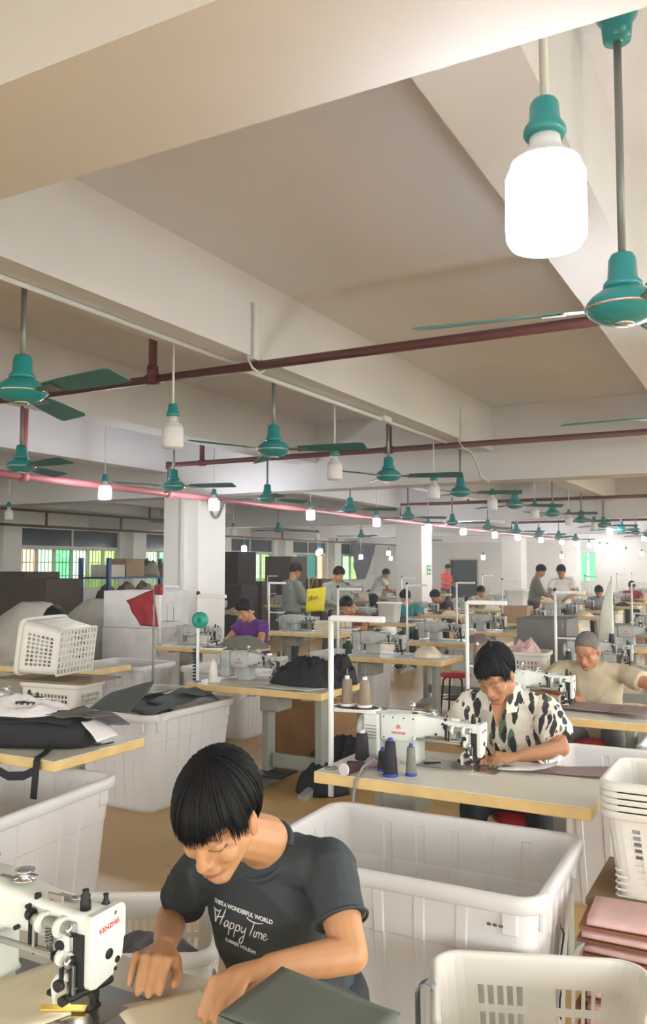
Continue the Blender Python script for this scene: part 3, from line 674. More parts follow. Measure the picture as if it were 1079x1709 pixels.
# ================================================================== BINS
def fl_ring(hx, hy, r, fl, ns=8, off=0.0, nc=8):
    """rounded rectangle ring whose straight sides carry shallow flutes"""
    hx += off; hy += off; r = max(.01, r + off); P = []
    def side(ax, ay, bx, by, nx, ny, L):
        for i in range(ns):
            for t, d in ((.0, 0), (.72, 0), (.75, fl), (.97, fl)):
                u = (i + t) / ns; dd = d if i < ns - 1 else 0
                P.append((ax + (bx - ax) * u + nx * dd, ay + (by - ay) * u + ny * dd))
    def corner(cx, cy, a0):
        for i in range(nc + 1):
            a = a0 + PI / 2 * i / nc; P.append((cx + r * math.cos(a), cy + r * math.sin(a)))
    side(hx, -hy + r, hx, hy - r, 1, 0, 0); corner(hx - r, hy - r, 0)
    side(hx - r, hy, -hx + r, hy, 0, 1, 0); corner(-hx + r, hy - r, PI / 2)
    side(-hx, hy - r, -hx, -hy + r, -1, 0, 0); corner(-hx + r, -hy + r, PI)
    side(-hx + r, -hy, hx - r, -hy, 0, -1, 0); corner(hx - r, -hy + r, 1.5 * PI)
    return P
def make_bin(sx, sy, h, label, loc, rz=0.0, m=None, group='white plastic bins'):
    m = m or M_BIN
    t = thing('plastic_bin', label, 'bin', loc, rz, group); hx, hy = sx / 2 - .03, sy / 2 - .03
    R = lambda z, off, fl: [(x, y, z) for x, y in fl_ring(hx * (.90 + .10 * z / h), hy * (.88 + .12 * z / h), .06, fl, 6, off)]
    b = MB(); b.loft([R(.0, -.03, 0), R(.0, -.01, 0), R(.02, 0, .003), R(h * .70, 0, .006), R(h * .71, .004, .006), R(h * .92, .004, .006), R(h * .925, .004, 0), R(h - .05, .006, 0)], smooth=False, caps=True)
    n = len(b.f); del b.f[-1]; del b.sm[-1]
    b.loft([R(h - .012, -.002, 0), R(h * .925, -.003, 0), R(h * .92, -.003, .006), R(h * .71, -.003, .006), R(h * .70, -.007, .006), R(.03, -.007, .003), R(.012, -.03, 0)], smooth=False, caps=True)
    del b.f[-2]; del b.sm[-2]
    obj('body', b, m, t)
    r = MB(); r.loft([R(h - .05, .006, 0), R(h - .052, .026, 0), R(h - .046, .032, 0), R(h - .012, .032, 0), R(h - .002, .024, 0), R(h, .012, 0), R(h - .003, 0, 0), R(h - .012, -.002, 0)], caps=False)
    obj('rim', r, m, t)
    for x in (-1, 1):
        for y in (-1, 1):
            obj('corner_lug', MB().box(x * hx - .05 * x, x * hx - .10 * x, y * hy - .004 * y, y * hy + .014 * y, h - .12, h - .05, .004), m, t)
            obj('corner_lug', MB().box(x * hx - .004 * x, x * hx + .014 * x, y * hy - .06 * y, y * hy - .11 * y, h - .12, h - .05, .004), m, t)
    return t
bin1 = make_bin(1.04, .72, .66, 'empty large white bin in the centre foreground behind the dark-shirted man', (-1.17, 2.88, 0), .02)
b_ = MB()
for k in range(3): b_.ell((.36 + .018 * k, -.366, .575), (.008, .002, .005), 8, 6)
obj('scratch_mark', b_, mat('mark_brown', rgb(96, 84, 60), .6), bin1)
# handwritten scrawl on the bin's right end
s_ = MB()
for y0 in (-.22, .1):
    s_.tube([(.478, y0 + .03 * math.sin(k * 1.1), .14 + .3 * k / 16) for k in range(17)], .0028, 5)
    s_.tube([(.474, y0 + .04 * math.cos(k * .63), .16 + .05 * math.sin(k * .63)) for k in range(11)], .0028, 5)
obj('pen_scrawl', s_, mat('pen_ink', rgb(60, 56, 74), .6), bin1)
make_bin(.74, .98, .66, 'white bin full of grey-green sheets by the table of black cloth', (-4.02, 4.87, 0), -.03)
make_bin(.76, 1.0, .66, 'white bin at the left edge under the table with the black bag', (-3.12, 2.60, 0), .10)
make_bin(.85, .62, .66, 'white bin behind the upturned basket on the left', (-5.95, 6.72, 0), 0)
make_bin(.80, .62, .66, 'white bin under the front of the purple-dressed woman\'s table', (-4.85, 6.95, 0), 0)
make_bin(1.0, .66, .66, 'pale bin beneath the table of the man in beige, right edge', (-.62, 4.55, 0), 0)
make_bin(.9, .6, .64, 'grey-white bin beside the right end of the beige-shirted man\'s table', (-.30, 5.32, 0), 0, mat('bin_grey', rgb(212, 222, 222), .4))
make_bin(.9, .6, .64, 'pale bin behind the table that stands behind the red stool', (-3.3, 10.42, 0), 0)
make_bin(.9, .6, .64, 'white bin in the aisle beside the woman in purple', (-4.45, 8.9, 0), 0)
# ================================================================== BASKETS (perforated)
def make_basket(sx, sy, h, label, loc, rz=0.0, cols=(9, 6), rows=4, taper=.86, rot=None, m=None, slot=.5, panel=False, r=.05, group='perforated white baskets', handle=True, vmar=(.16, .2)):
    m = m or M_BASKET; t = thing('basket', label, 'basket', loc, rz, group)
    if rot: t.rotation_euler = rot
    hx, hy = sx / 2 - .02, sy / 2 - .02; th = .005
    # parameter columns around the perimeter
    S = []                                         # (pos fn, slot flag of the segment that follows)
    def seg(a, b, nrm, n, side):
        out = []; u = .06
        span = .88 / n
        for i in range(n):
            out.append((u, True if not (panel and n >= 7 and n // 2 - 1 <= i <= n // 2 + 1) else False, side)); out.append((u + span * slot, False, side)); u += span
        return [((a, b, uu), nrm, f, sd) for uu, f, sd in ([(0, False, side)] + out)]
    q = []
    def ring_pts(z):
        k = taper + (1 - taper) * z / h; X, Y = hx * k, hy * k; rr = r; pts = []; fl = []; nr = []
        sides = [((X, -Y + rr), (X, Y - rr), (1, 0), cols[1]), ((X - rr, Y), (-X + rr, Y), (0, 1), cols[0]), ((-X, Y - rr), (-X, -Y + rr), (-1, 0), cols[1]), ((-X + rr, -Y), (X - rr, -Y), (0, -1), cols[0])]
        cen = [(X - rr, Y - rr, 0), (-X + rr, Y - rr, PI / 2), (-X + rr, -Y + rr, PI), (X - rr, -Y + rr, 1.5 * PI)]
        for si, (a, b, n_, n) in enumerate(sides):
            for (aa, bb, u), nn, f, sd in seg(a, b, n_, n, si):
                pts.append((a[0] + (b[0] - a[0]) * u, a[1] + (b[1] - a[1]) * u)); nr.append(n_); fl.append((f, si))
            cx, cy, a0 = cen[si]
            for i in range(4):
                an = a0 + PI / 2 * i / 4; pts.append((cx + rr * math.cos(an), cy + rr * math.sin(an))); nr.append((math.cos(an), math.sin(an))); fl.append((False, si))
        return pts, nr, fl
    zs = [(0, False)]; z = h * vmar[0]; sp = h * (1 - vmar[0] - vmar[1]) / rows
    for i in range(rows): zs.append((z, True)); zs.append((z + sp * .72, False)); z += sp
    zs.append((h, False))
    V = []; F = []; n = None; solid = {}
    for z, _ in zs:
        p, nr, fl = ring_pts(z); n = len(p)
        for d in (th / 2, -th / 2):
            V += [(p[i][0] + nr[i][0] * d, p[i][1] + nr[i][1] * d, z) for i in range(n)]
    idx = lambda j, d, i: j * 2 * n + d * n + i % n
    for j in range(len(zs) - 1):
        for i in range(n): solid[j, i] = not (zs[j][1] and fl[i][0])
    for j in range(len(zs) - 1):
        for i in range(n):
            if not solid[j, i]: continue
            F.append((idx(j, 0, i), idx(j, 0, i + 1), idx(j + 1, 0, i + 1), idx(j + 1, 0, i))); F.append((idx(j, 1, i), idx(j + 1, 1, i), idx(j + 1, 1, i + 1), idx(j, 1, i + 1)))
            if not solid.get((j, (i + 1) % n), True): F.append((idx(j, 0, i + 1), idx(j, 1, i + 1), idx(j + 1, 1, i + 1), idx(j + 1, 0, i + 1)))
            if not solid.get((j, (i - 1) % n), True): F.append((idx(j, 0, i), idx(j + 1, 0, i), idx(j + 1, 1, i), idx(j, 1, i)))
            if not solid.get((j + 1, i), True): F.append((idx(j + 1, 0, i), idx(j + 1, 0, i + 1), idx(j + 1, 1, i + 1), idx(j + 1, 1, i)))
            if not solid.get((j - 1, i), True): F.append((idx(j, 0, i), idx(j, 1, i), idx(j, 1, i + 1), idx(j, 0, i + 1)))
    obj('walls', MB().add(V, F), m, t)
    k = taper
    bs = MB(); nx = max(4, cols[0] - 1); ny = max(3, cols[1] - 1)
    for i in range(nx + 1): x = -hx * k + 2 * hx * k * i / nx; bs.box(x - .008, x + .008, -hy * k, hy * k, 0, .006)
    for i in range(ny + 1): y = -hy * k + 2 * hy * k * i / ny; bs.box(-hx * k, hx * k, y - .008, y + .008, 0, .006)
    o = obj('base_grid', bs, m, t); o['kind'] = 'stuff'
    Rr = lambda z, off: [(x, y, z) for x, y in rrect(hx + off, hy + off, max(.012, r + off), 6)]
    obj('rim', MB().loft([Rr(h - .035, .003), Rr(h - .036, .014), Rr(h - .03, .019), Rr(h - .004, .019), Rr(h + .003, .012), Rr(h + .003, 0), Rr(h - .006, -.004), Rr(h - .03, -.003)], caps=False), m, t)
    return t
# ---- front right basket
fb = make_basket(.62, .50, .50, 'large white basket at the bottom right with a grey strap on its rim', (-.585, 2.33, 0), math.radians(21), cols=(13, 8), rows=5, panel=True, r=.075, slot=.62, vmar=(.12, .13))
tag(obj('webbing_strap', MB().loft([[(-.93 + x, 2.20 + .35 * x + dy, z) for dy in (-.016, .016)] for x, z in ((.068, .38), (.07, .485), (.064, .512), (.048, .52), (.03, .512), (.022, .49), (.024, .30), (.03, .18))], False, False, False), mat('strap_grey', rgb(118, 122, 128), .8, bump=.2, bscale=200)),
    'grey webbing strap draped over the left rim of the bottom right basket', 'strap')
s = sc.objects['webbing_strap']; md = s.modifiers.new('thick', 'SOLIDIFY'); md.thickness = .003
# ---- basket behind the foreground man, nested stack at right, basket pair at left
make_basket(.50, .46, .60, 'white slotted basket behind the dark-shirted man holding grey cloth', (-1.70, 1.985, 0), math.radians(30), cols=(13, 12), rows=9, slot=.6, vmar=(.06, .10))
for k in range(5): make_basket(.50, .44, .30, 'nested white basket on the stand at the right edge, %s' % ['bottom one', 'second from below', 'middle one', 'second from the top', 'top one'][k], (-.325, 3.22, .532 + .0213 * k), 0, cols=(6, 5), rows=9, taper=.84, slot=.72, group='nested baskets')
st = thing('basket_stand', 'dark steel stand carrying nested baskets at the right edge', 'stand', (-.325, 3.22, 0))
obj('stand_plate', MB().box(-.29, .29, -.23, .23, .505, .53, .003), mat('board_brown', rgb(136, 112, 82), .6), st)
for x in (-1, 1):
    for y in (-1, 1): obj('leg', MB().box(x * .27 - .015, x * .27 + .015, y * .21 - .015, y * .21 + .015, 0, .505), M_DARK, st)
random.seed(3)
M_PINKF = mat('pink_fabric', rgb(222, 186, 182), .75, var=.1, scale=14, bump=.2, bscale=60); M_BOARD = mat('brown_board', rgb(140, 88, 62), .6, var=.1, scale=8)
z = .0
for k in range(13):
    tag(obj('brown_board', MB().box(-.20, .20, -.115, .115, 0, .010), M_BOARD, None, (-.405 + random.uniform(-.02, .02), 2.872 + .004 * k, z), (0, 0, random.uniform(-.05, .05))), 'brown separator board in the pink fabric pile at the right edge, %s from below' % ORD[k], 'board', 'boards in the pink pile'); z += .0105
    pf = MB(); pf.loft([[(x, y, q_) for y, q_ in ((-.10, .0), (-.112, .006), (-.115, .013), (-.11, .021), (-.09, .027 + .004 * math.sin(x * 30)), (.09, .027), (.11, .015), (.10, 0))] for x in (-.19, -.16, -.1, 0, .1, .16, .19)], True, True)
    tag(obj('folded_fabric', pf, M_PINKF, None, (-.395 + random.uniform(-.02, .02), 2.872 + .004 * k, z), (0, 0, random.uniform(-.05, .05))), 'folded pink fabric in the pile at the right edge, %s from below' % ORD[k], 'fabric', 'pink fabric pile'); z += .0312
# ---- upturned basket on a board on two crates, left
make_basket(.60, .40, .36, 'slotted crate under the board on the left, nearer one', (-5.12, 5.02, 0), math.radians(6), cols=(12, 9), rows=6, taper=.94, m=M_BASKET, slot=.7)
make_basket(.60, .40, .36, 'slotted crate on top of the nearer crate on the left, carrying the board', (-5.12, 5.02, .365), math.radians(6), cols=(12, 9), rows=6, taper=.94, slot=.7)
make_basket(.62, .42, .60, 'white basket with slots right of the crates on the left', (-4.63, 5.75, 0), math.radians(4), cols=(12, 8), rows=4, slot=.6)
tag(obj('serving_board', MB().box(-.52, .36, -.24, .24, 0, .014, .004), mat('board_brown', rgb(136, 112, 82), .6), None, (-5.12, 5.06, .732), (0, 0, .10)), 'brown board lying on the slotted crates under the upturned basket', 'board')
make_basket(.46, .60, .36, 'white basket lying on its side on the brown board at left', (-4.97, 5.02, .975), 0, cols=(8, 12), rows=6, taper=.84, slot=.66, rot=(0, -PI / 2 + .12, .16))
# ================================================================== STOOLS
def make_stool(loc, label, rz=0):
    t = thing('stool', label, 'stool', loc, rz, 'red stools')
    obj('seat', MB().lathe([(.0, .425), (.16, .425), (.168, .435), (.168, .452), (.155, .466), (.0, .47)], n=24), M_RED, t)
    for k in range(4):
        a = PI / 4 + PI / 2 * k; ca, sa = math.cos(a), math.sin(a)
        obj('leg', MB().tube([(.10 * ca, .10 * sa, .43), (.15 * ca, .15 * sa, .40), (.155 * ca, .155 * sa, .35), (.19 * ca, .19 * sa, 0)], .011, 8), M_BLACK, t)
    obj('foot_ring', MB().tube([(.168 * math.cos(a), .168 * math.sin(a), .19) for a in [2 * PI * i / 20 for i in range(21)]], .007, 6), M_BLACK, t)
make_stool((-3.2, 8.97, 0), 'red round stool with black legs in the central aisle'); make_stool((-.62, 6.25, 0), 'red stool beside the man in beige at the right edge', .3)
make_stool((-1.12, 4.12, 0), 'red stool under the man in the floral shirt', .2); make_stool((-1.05, 1.92, 0), 'red stool under the man in the dark T-shirt', .2); make_stool((-1.15, 5.98, 0), 'red stool under the man in beige', .1)
# ================================================================== PEOPLE
def V3(*a): return Vector(a)
def remesh(mb, vox, it=4, lam=.5):
    me = mb.mesh('tmp'); o = bpy.data.objects.new('tmp', me); COL.objects.link(o)
    md = o.modifiers.new('r', 'REMESH'); md.mode = 'VOXEL'; md.voxel_size = vox; md.use_smooth_shade = True
    dg = bpy.context.evaluated_depsgraph_get(); dg.update()
    out = bpy.data.meshes.new_from_object(o.evaluated_get(dg)); bpy.data.objects.remove(o); bpy.data.meshes.remove(me)
    relax(out, it, lam); out.polygons.foreach_set('use_smooth', [True] * len(out.polygons)); return out
def vget(me): a = np.empty(len(me.vertices) * 3, np.float32); me.vertices.foreach_get('co', a); return a.reshape(-1, 3).astype(float)
def vset(me, a): me.vertices.foreach_set('co', a.astype(np.float32).ravel()); me.update()
def nget(me): a = np.empty(len(me.vertices) * 3, np.float32); me.vertices.foreach_get('normal', a); return a.reshape(-1, 3).astype(float)
def relax(me, it, lam):
    if not it: return
    v = vget(me); e = np.empty(len(me.edges) * 2, np.int32); me.edges.foreach_get('vertices', e); e = e.reshape(-1, 2)
    cnt = np.bincount(e.ravel(), minlength=len(v)).astype(float)[:, None]
    for _ in range(it):
        s = np.stack([np.bincount(e[:, 0], v[e[:, 1], k], len(v)) + np.bincount(e[:, 1], v[e[:, 0], k], len(v)) for k in range(3)], 1)
        v += lam * (s / np.maximum(cnt, 1) - v)
    vset(me, v)
def frame(c, f, up=V3(0, 0, 1), roll=0.0):
    f = Vector(f).normalized(); r = f.cross(Vector(up)).normalized(); u = r.cross(f).normalized()
    if roll: R = Matrix.Rotation(roll, 3, f); r = R @ r; u = R @ u
    return Matrix(((r.x, f.x, u.x, c[0]), (r.y, f.y, u.y, c[1]), (r.z, f.z, u.z, c[2]), (0, 0, 0, 1)))
def add_head(mb, M, s=1.0, hi=True):
    R = M.to_3x3(); W = lambda p: M @ (Vector(p) * s)
    E_ = lambda c, r, n=20, m=14, Q=None: mb.ell(W(c), [k * s for k in r], n, m, (R @ Q) if Q is not None else R)
    K = lambda a, b, ra, rb: mb.cap(W(a), W(b), ra * s, rb * s, 12, 4)
    E_((0, -.012, .035), (.075, .095, .087)); E_((0, .026, -.035), (.059, .062, .082))
    E_((0, .070, .040), (.045, .018, .035))
    for x in (-1, 1):
        K((x * .046, .005, -.052), (x * .012, .064, -.100), .021, .018)
        E_((x * .040, .056, -.030), (.024, .026, .024)); E_((x * .077, -.008, -.014), (.009, .019, .031), 12, 10, Matrix.Rotation(.25, 3, 'X'))
        if hi:
            E_((x * .031, .071, -.001), (.0155, .0115, .0095), 12, 8); E_((x * .0125, .094, -.037), (.0085, .010, .008), 10, 8)
            E_((x * .079, -.012, .006), (.006, .014, .012), 8, 6); K((x * .014, .087, .019), (x * .046, .076, .021), .009, .008)
    E_((0, .067, -.103), (.020, .017, .016))
    K((0, .085, .008), (0, .1035, -.034), .0085, .0125)
    E_((0, .085, -.060), (.026, .012, .018))
    if hi: E_((0, .0945, -.0605), (.021, .007, .0050), 12, 8); E_((0, .092, -.0725), (.017, .0075, .0062), 12, 8)
def skin_colour(me, M, base, s=1.0, brow=(.02, .015, .012), nails=(), stub=.0, lipc=None, gray=None):
    v = vget(me); n = len(v); Mi = np.array(M.inverted()); h = (np.c_[v, np.ones(n)] @ Mi.T)[:, :3] / s
    col = np.tile(np.array(base), (n, 1)); x, y, z = np.abs(h[:, 0]), h[:, 1], h[:, 2]
    face = (y > .045) & (x < .07) & (z > -.13) & (z < .1)
    def blend(w, c): 
        nonlocal col
        w = np.clip(w, 0, 1)[:, None]; col = col * (1 - w) + np.array(c) * w
    # brows, lash line, lips, stubble tone, warm cheeks / nose
    bz = .0235 + .006 * np.sin((x - .012) / .04 * PI)
    blend(face * (x > .011) * (x < .054) * np.clip(1 - np.abs(z - bz) / .0048, 0, 1) * 1.3 * .72, brow)
    lz = -.0062 - .0035 * np.cos((x - .031) / .017 * PI / 2)
    blend(face * (np.abs(x - .031) < .0165) * np.clip(1 - np.abs(z - lz) / .0026, 0, 1) * (1.4 if stub else .8), (.02, .014, .012))
    lw = face * (y > .08) * np.clip((.0225 - x) / .004, 0, 1)
    blend(lw * np.clip(1 - np.abs(z + .0665) / .0125, 0, 1) * 1.5 * .75, lipc or (base[0] * .75, base[1] * .48, base[2] * .46))
    blend(lw * np.clip(1 - np.abs(z + .0664) / .0016, 0, 1) * .8, (.10, .035, .03))
    blend(face * (y > .09) * (np.abs(x - .0065) < .0035) * (np.abs(z + .046) < .003) * .8, (.06, .025, .02))
    if stub:
        w = face * (y > .07) * np.clip(1 - np.abs(z + .052) / .008, 0, 1) * np.clip((.03 - x) / .008, 0, 1) + face * np.clip((-.088 - z) / .02, 0, 1)
        blend(w * stub, (base[0] * .45, base[1] * .45, base[2] * .5))
    w = (y > .085) * np.clip(1 - np.hypot(x, z + .034) / .02, 0, 1) * .25; blend(w, (base[0] * 1.02, base[1] * .78, base[2] * .72))
    w = np.clip(1 - np.hypot(x - .079, z + .012) / .03, 0, 1) * .3 * (np.abs(y) < .04); blend(w, (base[0] * .98, base[1] * .72, base[2] * .68))
    for p, r in nails:
        blend(np.clip(1.6 - np.linalg.norm(v - np.array(p), axis=1) / r, 0, 1) * .7, (min(1, base[0] * 1.15), base[1] * 1.02, base[2] * 1.0))
    a = me.color_attributes.new('skin', 'FLOAT_COLOR', 'POINT'); a.data.foreach_set('color', np.c_[col, np.ones(n)].astype(np.float32).ravel())
def skin_mat():
    m = bpy.data.materials.new('skin'); m.use_nodes = True; nt = m.node_tree; b = nt.nodes['Principled BSDF']
    a = nt.nodes.new('ShaderNodeAttribute'); a.attribute_name = 'skin'
    tc = nt.nodes.new('ShaderNodeTexCoord'); n = nt.nodes.new('ShaderNodeTexNoise'); n.inputs['Scale'].default_value = 35; n.inputs['Detail'].default_value = 4
    nt.links.new(tc.outputs['Object'], n.inputs['Vector'])
    hs = nt.nodes.new('ShaderNodeHueSaturation'); mr = nt.nodes.new('ShaderNodeMapRange'); mr.inputs['To Min'].default_value = .88; mr.inputs['To Max'].default_value = 1.1
    nt.links.new(n.outputs['Fac'], mr.inputs['Value']); nt.links.new(mr.outputs['Result'], hs.inputs['Value']); nt.links.new(a.outputs['Color'], hs.inputs['Color'])
    nt.links.new(hs.outputs['Color'], b.inputs['Base Color'])
    b.inputs['Roughness'].default_value = .48; b.inputs['Specular IOR Level'].default_value = .4
    b.inputs['Subsurface Weight'].default_value = .12; b.inputs['Subsurface Radius'].default_value = (.010, .004, .002); b.inputs['Subsurface Scale'].default_value = .5
    return m
M_SKIN = skin_mat()
def hair_mat(name, c, rough=.55):
    m = mat(name, c, rough, var=.25, scale=90, spec=.2); return m
M_HAIR = hair_mat('black_hair', (.006, .006, .007))
def hairline(a, style):
    """lowest z (head-local) of the hair in direction a, a=0 front, pi back"""
    a = abs(math.atan2(math.sin(a), math.cos(a))); t = a / PI
    if style == 'buzz': ks = [(0, .078), (.22, .070), (.36, .030), (.44, .02), (.52, .03), (.64, -.02), (1, -.055)]
    else: ks = [(0, .058), (.22, .052), (.34, .022), (.43, -.012), (.5, .012), (.62, -.035), (1, -.065)]
    for (p, q), (p2, q2) in zip(ks, ks[1:]):
        if t <= p2: return q + (q2 - q) * (t - p) / (p2 - p)
    return ks[-1][1]
def hair_cap(M, s=1.0, th=.012, style='full', n=40, m=14, rough=.0, seed=0):
    random.seed(seed); mb = MB(); rx, ry, rz = .075 + th, .095 + th, .088 + th; c = V3(0, -.012, .035)
    rings = []
    for j in range(m + 1):
        ring = []
        for i in range(n):
            a = 2 * PI * i / n; zl = hairline(a, style) - c.z
            tmax = math.acos(max(-.98, min(.98, zl / rz))); t = tmax * (j / m) + 1e-3
            k = 1 + rough * noise.noise(V3(math.sin(a) * 3, math.cos(a) * 3, t * 4 + seed)) - (.05 * (j / m) ** 6)
            ring.append(M @ ((c + V3(-rx * math.sin(t) * math.sin(a) * k, ry * math.sin(t) * math.cos(a) * k, rz * math.cos(t) * k)) * s))
        rings.append(ring)
    # inner return so that the cap is a closed shell
    for j in range(m, -1, -2):
        rings.append([M @ ((c + ((M.inverted() @ p) / s - c) * .88) * s) for p in rings[j]])
    mb.loft(rings, True, True); return mb
def hair_strands(mb, M, s, n, crown=(0, -.045, .118), th=.018, fringe=.016, seed=1, wmin=.0035, wmax=.0065, side=-.004, back=-.07, part=None, earz=.012, asym=0.0):
    random.seed(seed); c = V3(0, -.012, .035); rx, ry, rz = .075 + th, .095 + th, .088 + th
    for k in range(n):
        a = random.uniform(-PI, PI); ab = abs(a) / PI
        if ab < .30: ze = fringe + random.uniform(-.008, .02) + asym * max(0, math.sin(a) + .25)
        elif ab < .40: ze = side - .012 + random.uniform(-.012, .012)
        elif ab < .57: ze = earz + random.uniform(-.008, .008)
        else: ze = back + random.uniform(-.01, .02)
        a_end = a + random.uniform(-.10, .10); off = random.uniform(-.004, .005)
        st = Vector(crown); end_t = math.acos(max(-.97, min(.97, (ze - c.z) / rz)))
        pts = []; N = 9; sp = random.uniform(.0, .25)
        for i in range(N):
            u = sp + (1 - sp) * i / (N - 1); t = end_t * u
            aa = a_end
            e = c + V3(-(rx + off) * math.sin(t) * math.sin(aa), (ry + off) * math.sin(t) * math.cos(aa), (rz + off) * math.cos(t))
            w_ = (1 - u) ** 1.6
            sh = V3(crown[0], crown[1] + .012, 0) * w_
            p = e + sh
            if u > .75 and ab < .3: p.y += (u - .75) * .015; p.x *= 1.0
            pts.append(M @ (p * s))
        w0 = random.uniform(wmin, wmax) * s
        rr = [w0 * (.7 if i == 0 else 1.0) * (1 if i < N - 3 else (1, .75, .42, .08)[i - N + 4]) for i in range(N)]
        mb.tube(pts, rr, 5, True, True, .55)
def limb(mb, pts, rs, n=14):
    for (a, b), (ra, rb) in zip(zip(pts, pts[1:]), zip(rs, rs[1:])): mb.cap(a, b, ra, rb, n, 4)
def hand(mb, wrist, mcps, tips, thumb, s=1.0, arch=.022, fr=.0085, up=V3(0, 0, 1)):
    """palm from wrist to the four knuckles, each finger bent over its two joints; thumb = [base, joint, tip]"""
    wrist = Vector(wrist); mc = [Vector(p) for p in mcps]; tp = [Vector(p) for p in tips]; nails = []
    for i, p in enumerate(mc):
        mb.cap(wrist + (p - wrist) * .12, p, .0165 * s, .0112 * s, 12, 4)
    for i in range(3): mb.cap(mc[i], mc[i + 1], .0108 * s, .0108 * s, 10, 3); mb.cap(wrist.lerp(mc[i], .5), wrist.lerp(mc[i + 1], .5), .0125 * s, .0125 * s, 10, 3)
    for i, (a, b) in enumerate(zip(mc, tp)):
        r = fr * s * (.86 if i == 3 else 1.0); L = (b - a).length
        p1 = a.lerp(b, .42) + up * arch * s; p2 = a.lerp(b, .76) + up * arch * .55 * s
        mb.cap(a, p1, r * 1.12, r, 10, 3); mb.cap(p1, p2, r, r * .93, 10, 3); mb.cap(p2, b, r * .93, r * .78, 10, 3)
        nails.append((b + up * r * .7, .006))
    t0, t1, t2 = [Vector(p) for p in thumb]
    mb.cap(wrist.lerp(t0, .3), t0, .015 * s, .0125 * s, 10, 3); mb.cap(t0, t1, .0122 * s, .0105 * s, 10, 3); mb.cap(t1, t2, .0105 * s, .0085 * s, 10, 3)
    nails.append((t2 + up * .007, .007)); return nails
def torso(mb, rings, n=28):
    """rings: (centre, left-axis, front-axis, half width, half depth); closed loft"""
    L = []
    for c, l, f, hw, hd in rings:
        c = Vector(c); l = Vector(l).normalized(); f = Vector(f).normalized()
        L.append([c + l * (hw * abs(math.cos(a)) ** .8 * (1 if math.cos(a) >= 0 else -1)) + f * (hd * abs(math.sin(a)) ** .9 * (1 if math.sin(a) >= 0 else -1)) for a in [2 * PI * i / n for i in range(n)]])
    mb.loft(L, True, True)
def folds(me, amp, seed=0, freq=38, keep=None):
    v = vget(me); nr = nget(me); rs = np.random.RandomState(seed); d = np.zeros(len(v))
    for k in range(7):
        k_ = rs.randn(3) * np.array([1, 1, .55]); k_ /= np.linalg.norm(k_); ph = rs.rand() * 7
        w = np.sin(v @ (rs.randn(3) * 9) + rs.rand() * 6); s_ = np.sin(v @ (k_ * freq * rs.uniform(.6, 1.5)) + ph + 1.3 * w)
        d += np.clip(w, 0, 1) * (1 - np.abs(s_)) ** 2
    if keep is not None: d *= keep(v)
    vset(me, v + nr * (d * amp - amp * .6)[:, None])
def place_part(name, me, m, parent, origin):
    if isinstance(me, MB): me = me.mesh(name)
    me.transform(Matrix.Translation(-Vector(origin))); return obj(name, me, m, parent)
def cloth(name, c, rough=.8, var=.12, scale=5, bump=.12, bscale=60): return mat(name, c, rough, var=var, scale=scale, bump=bump, bscale=bscale)
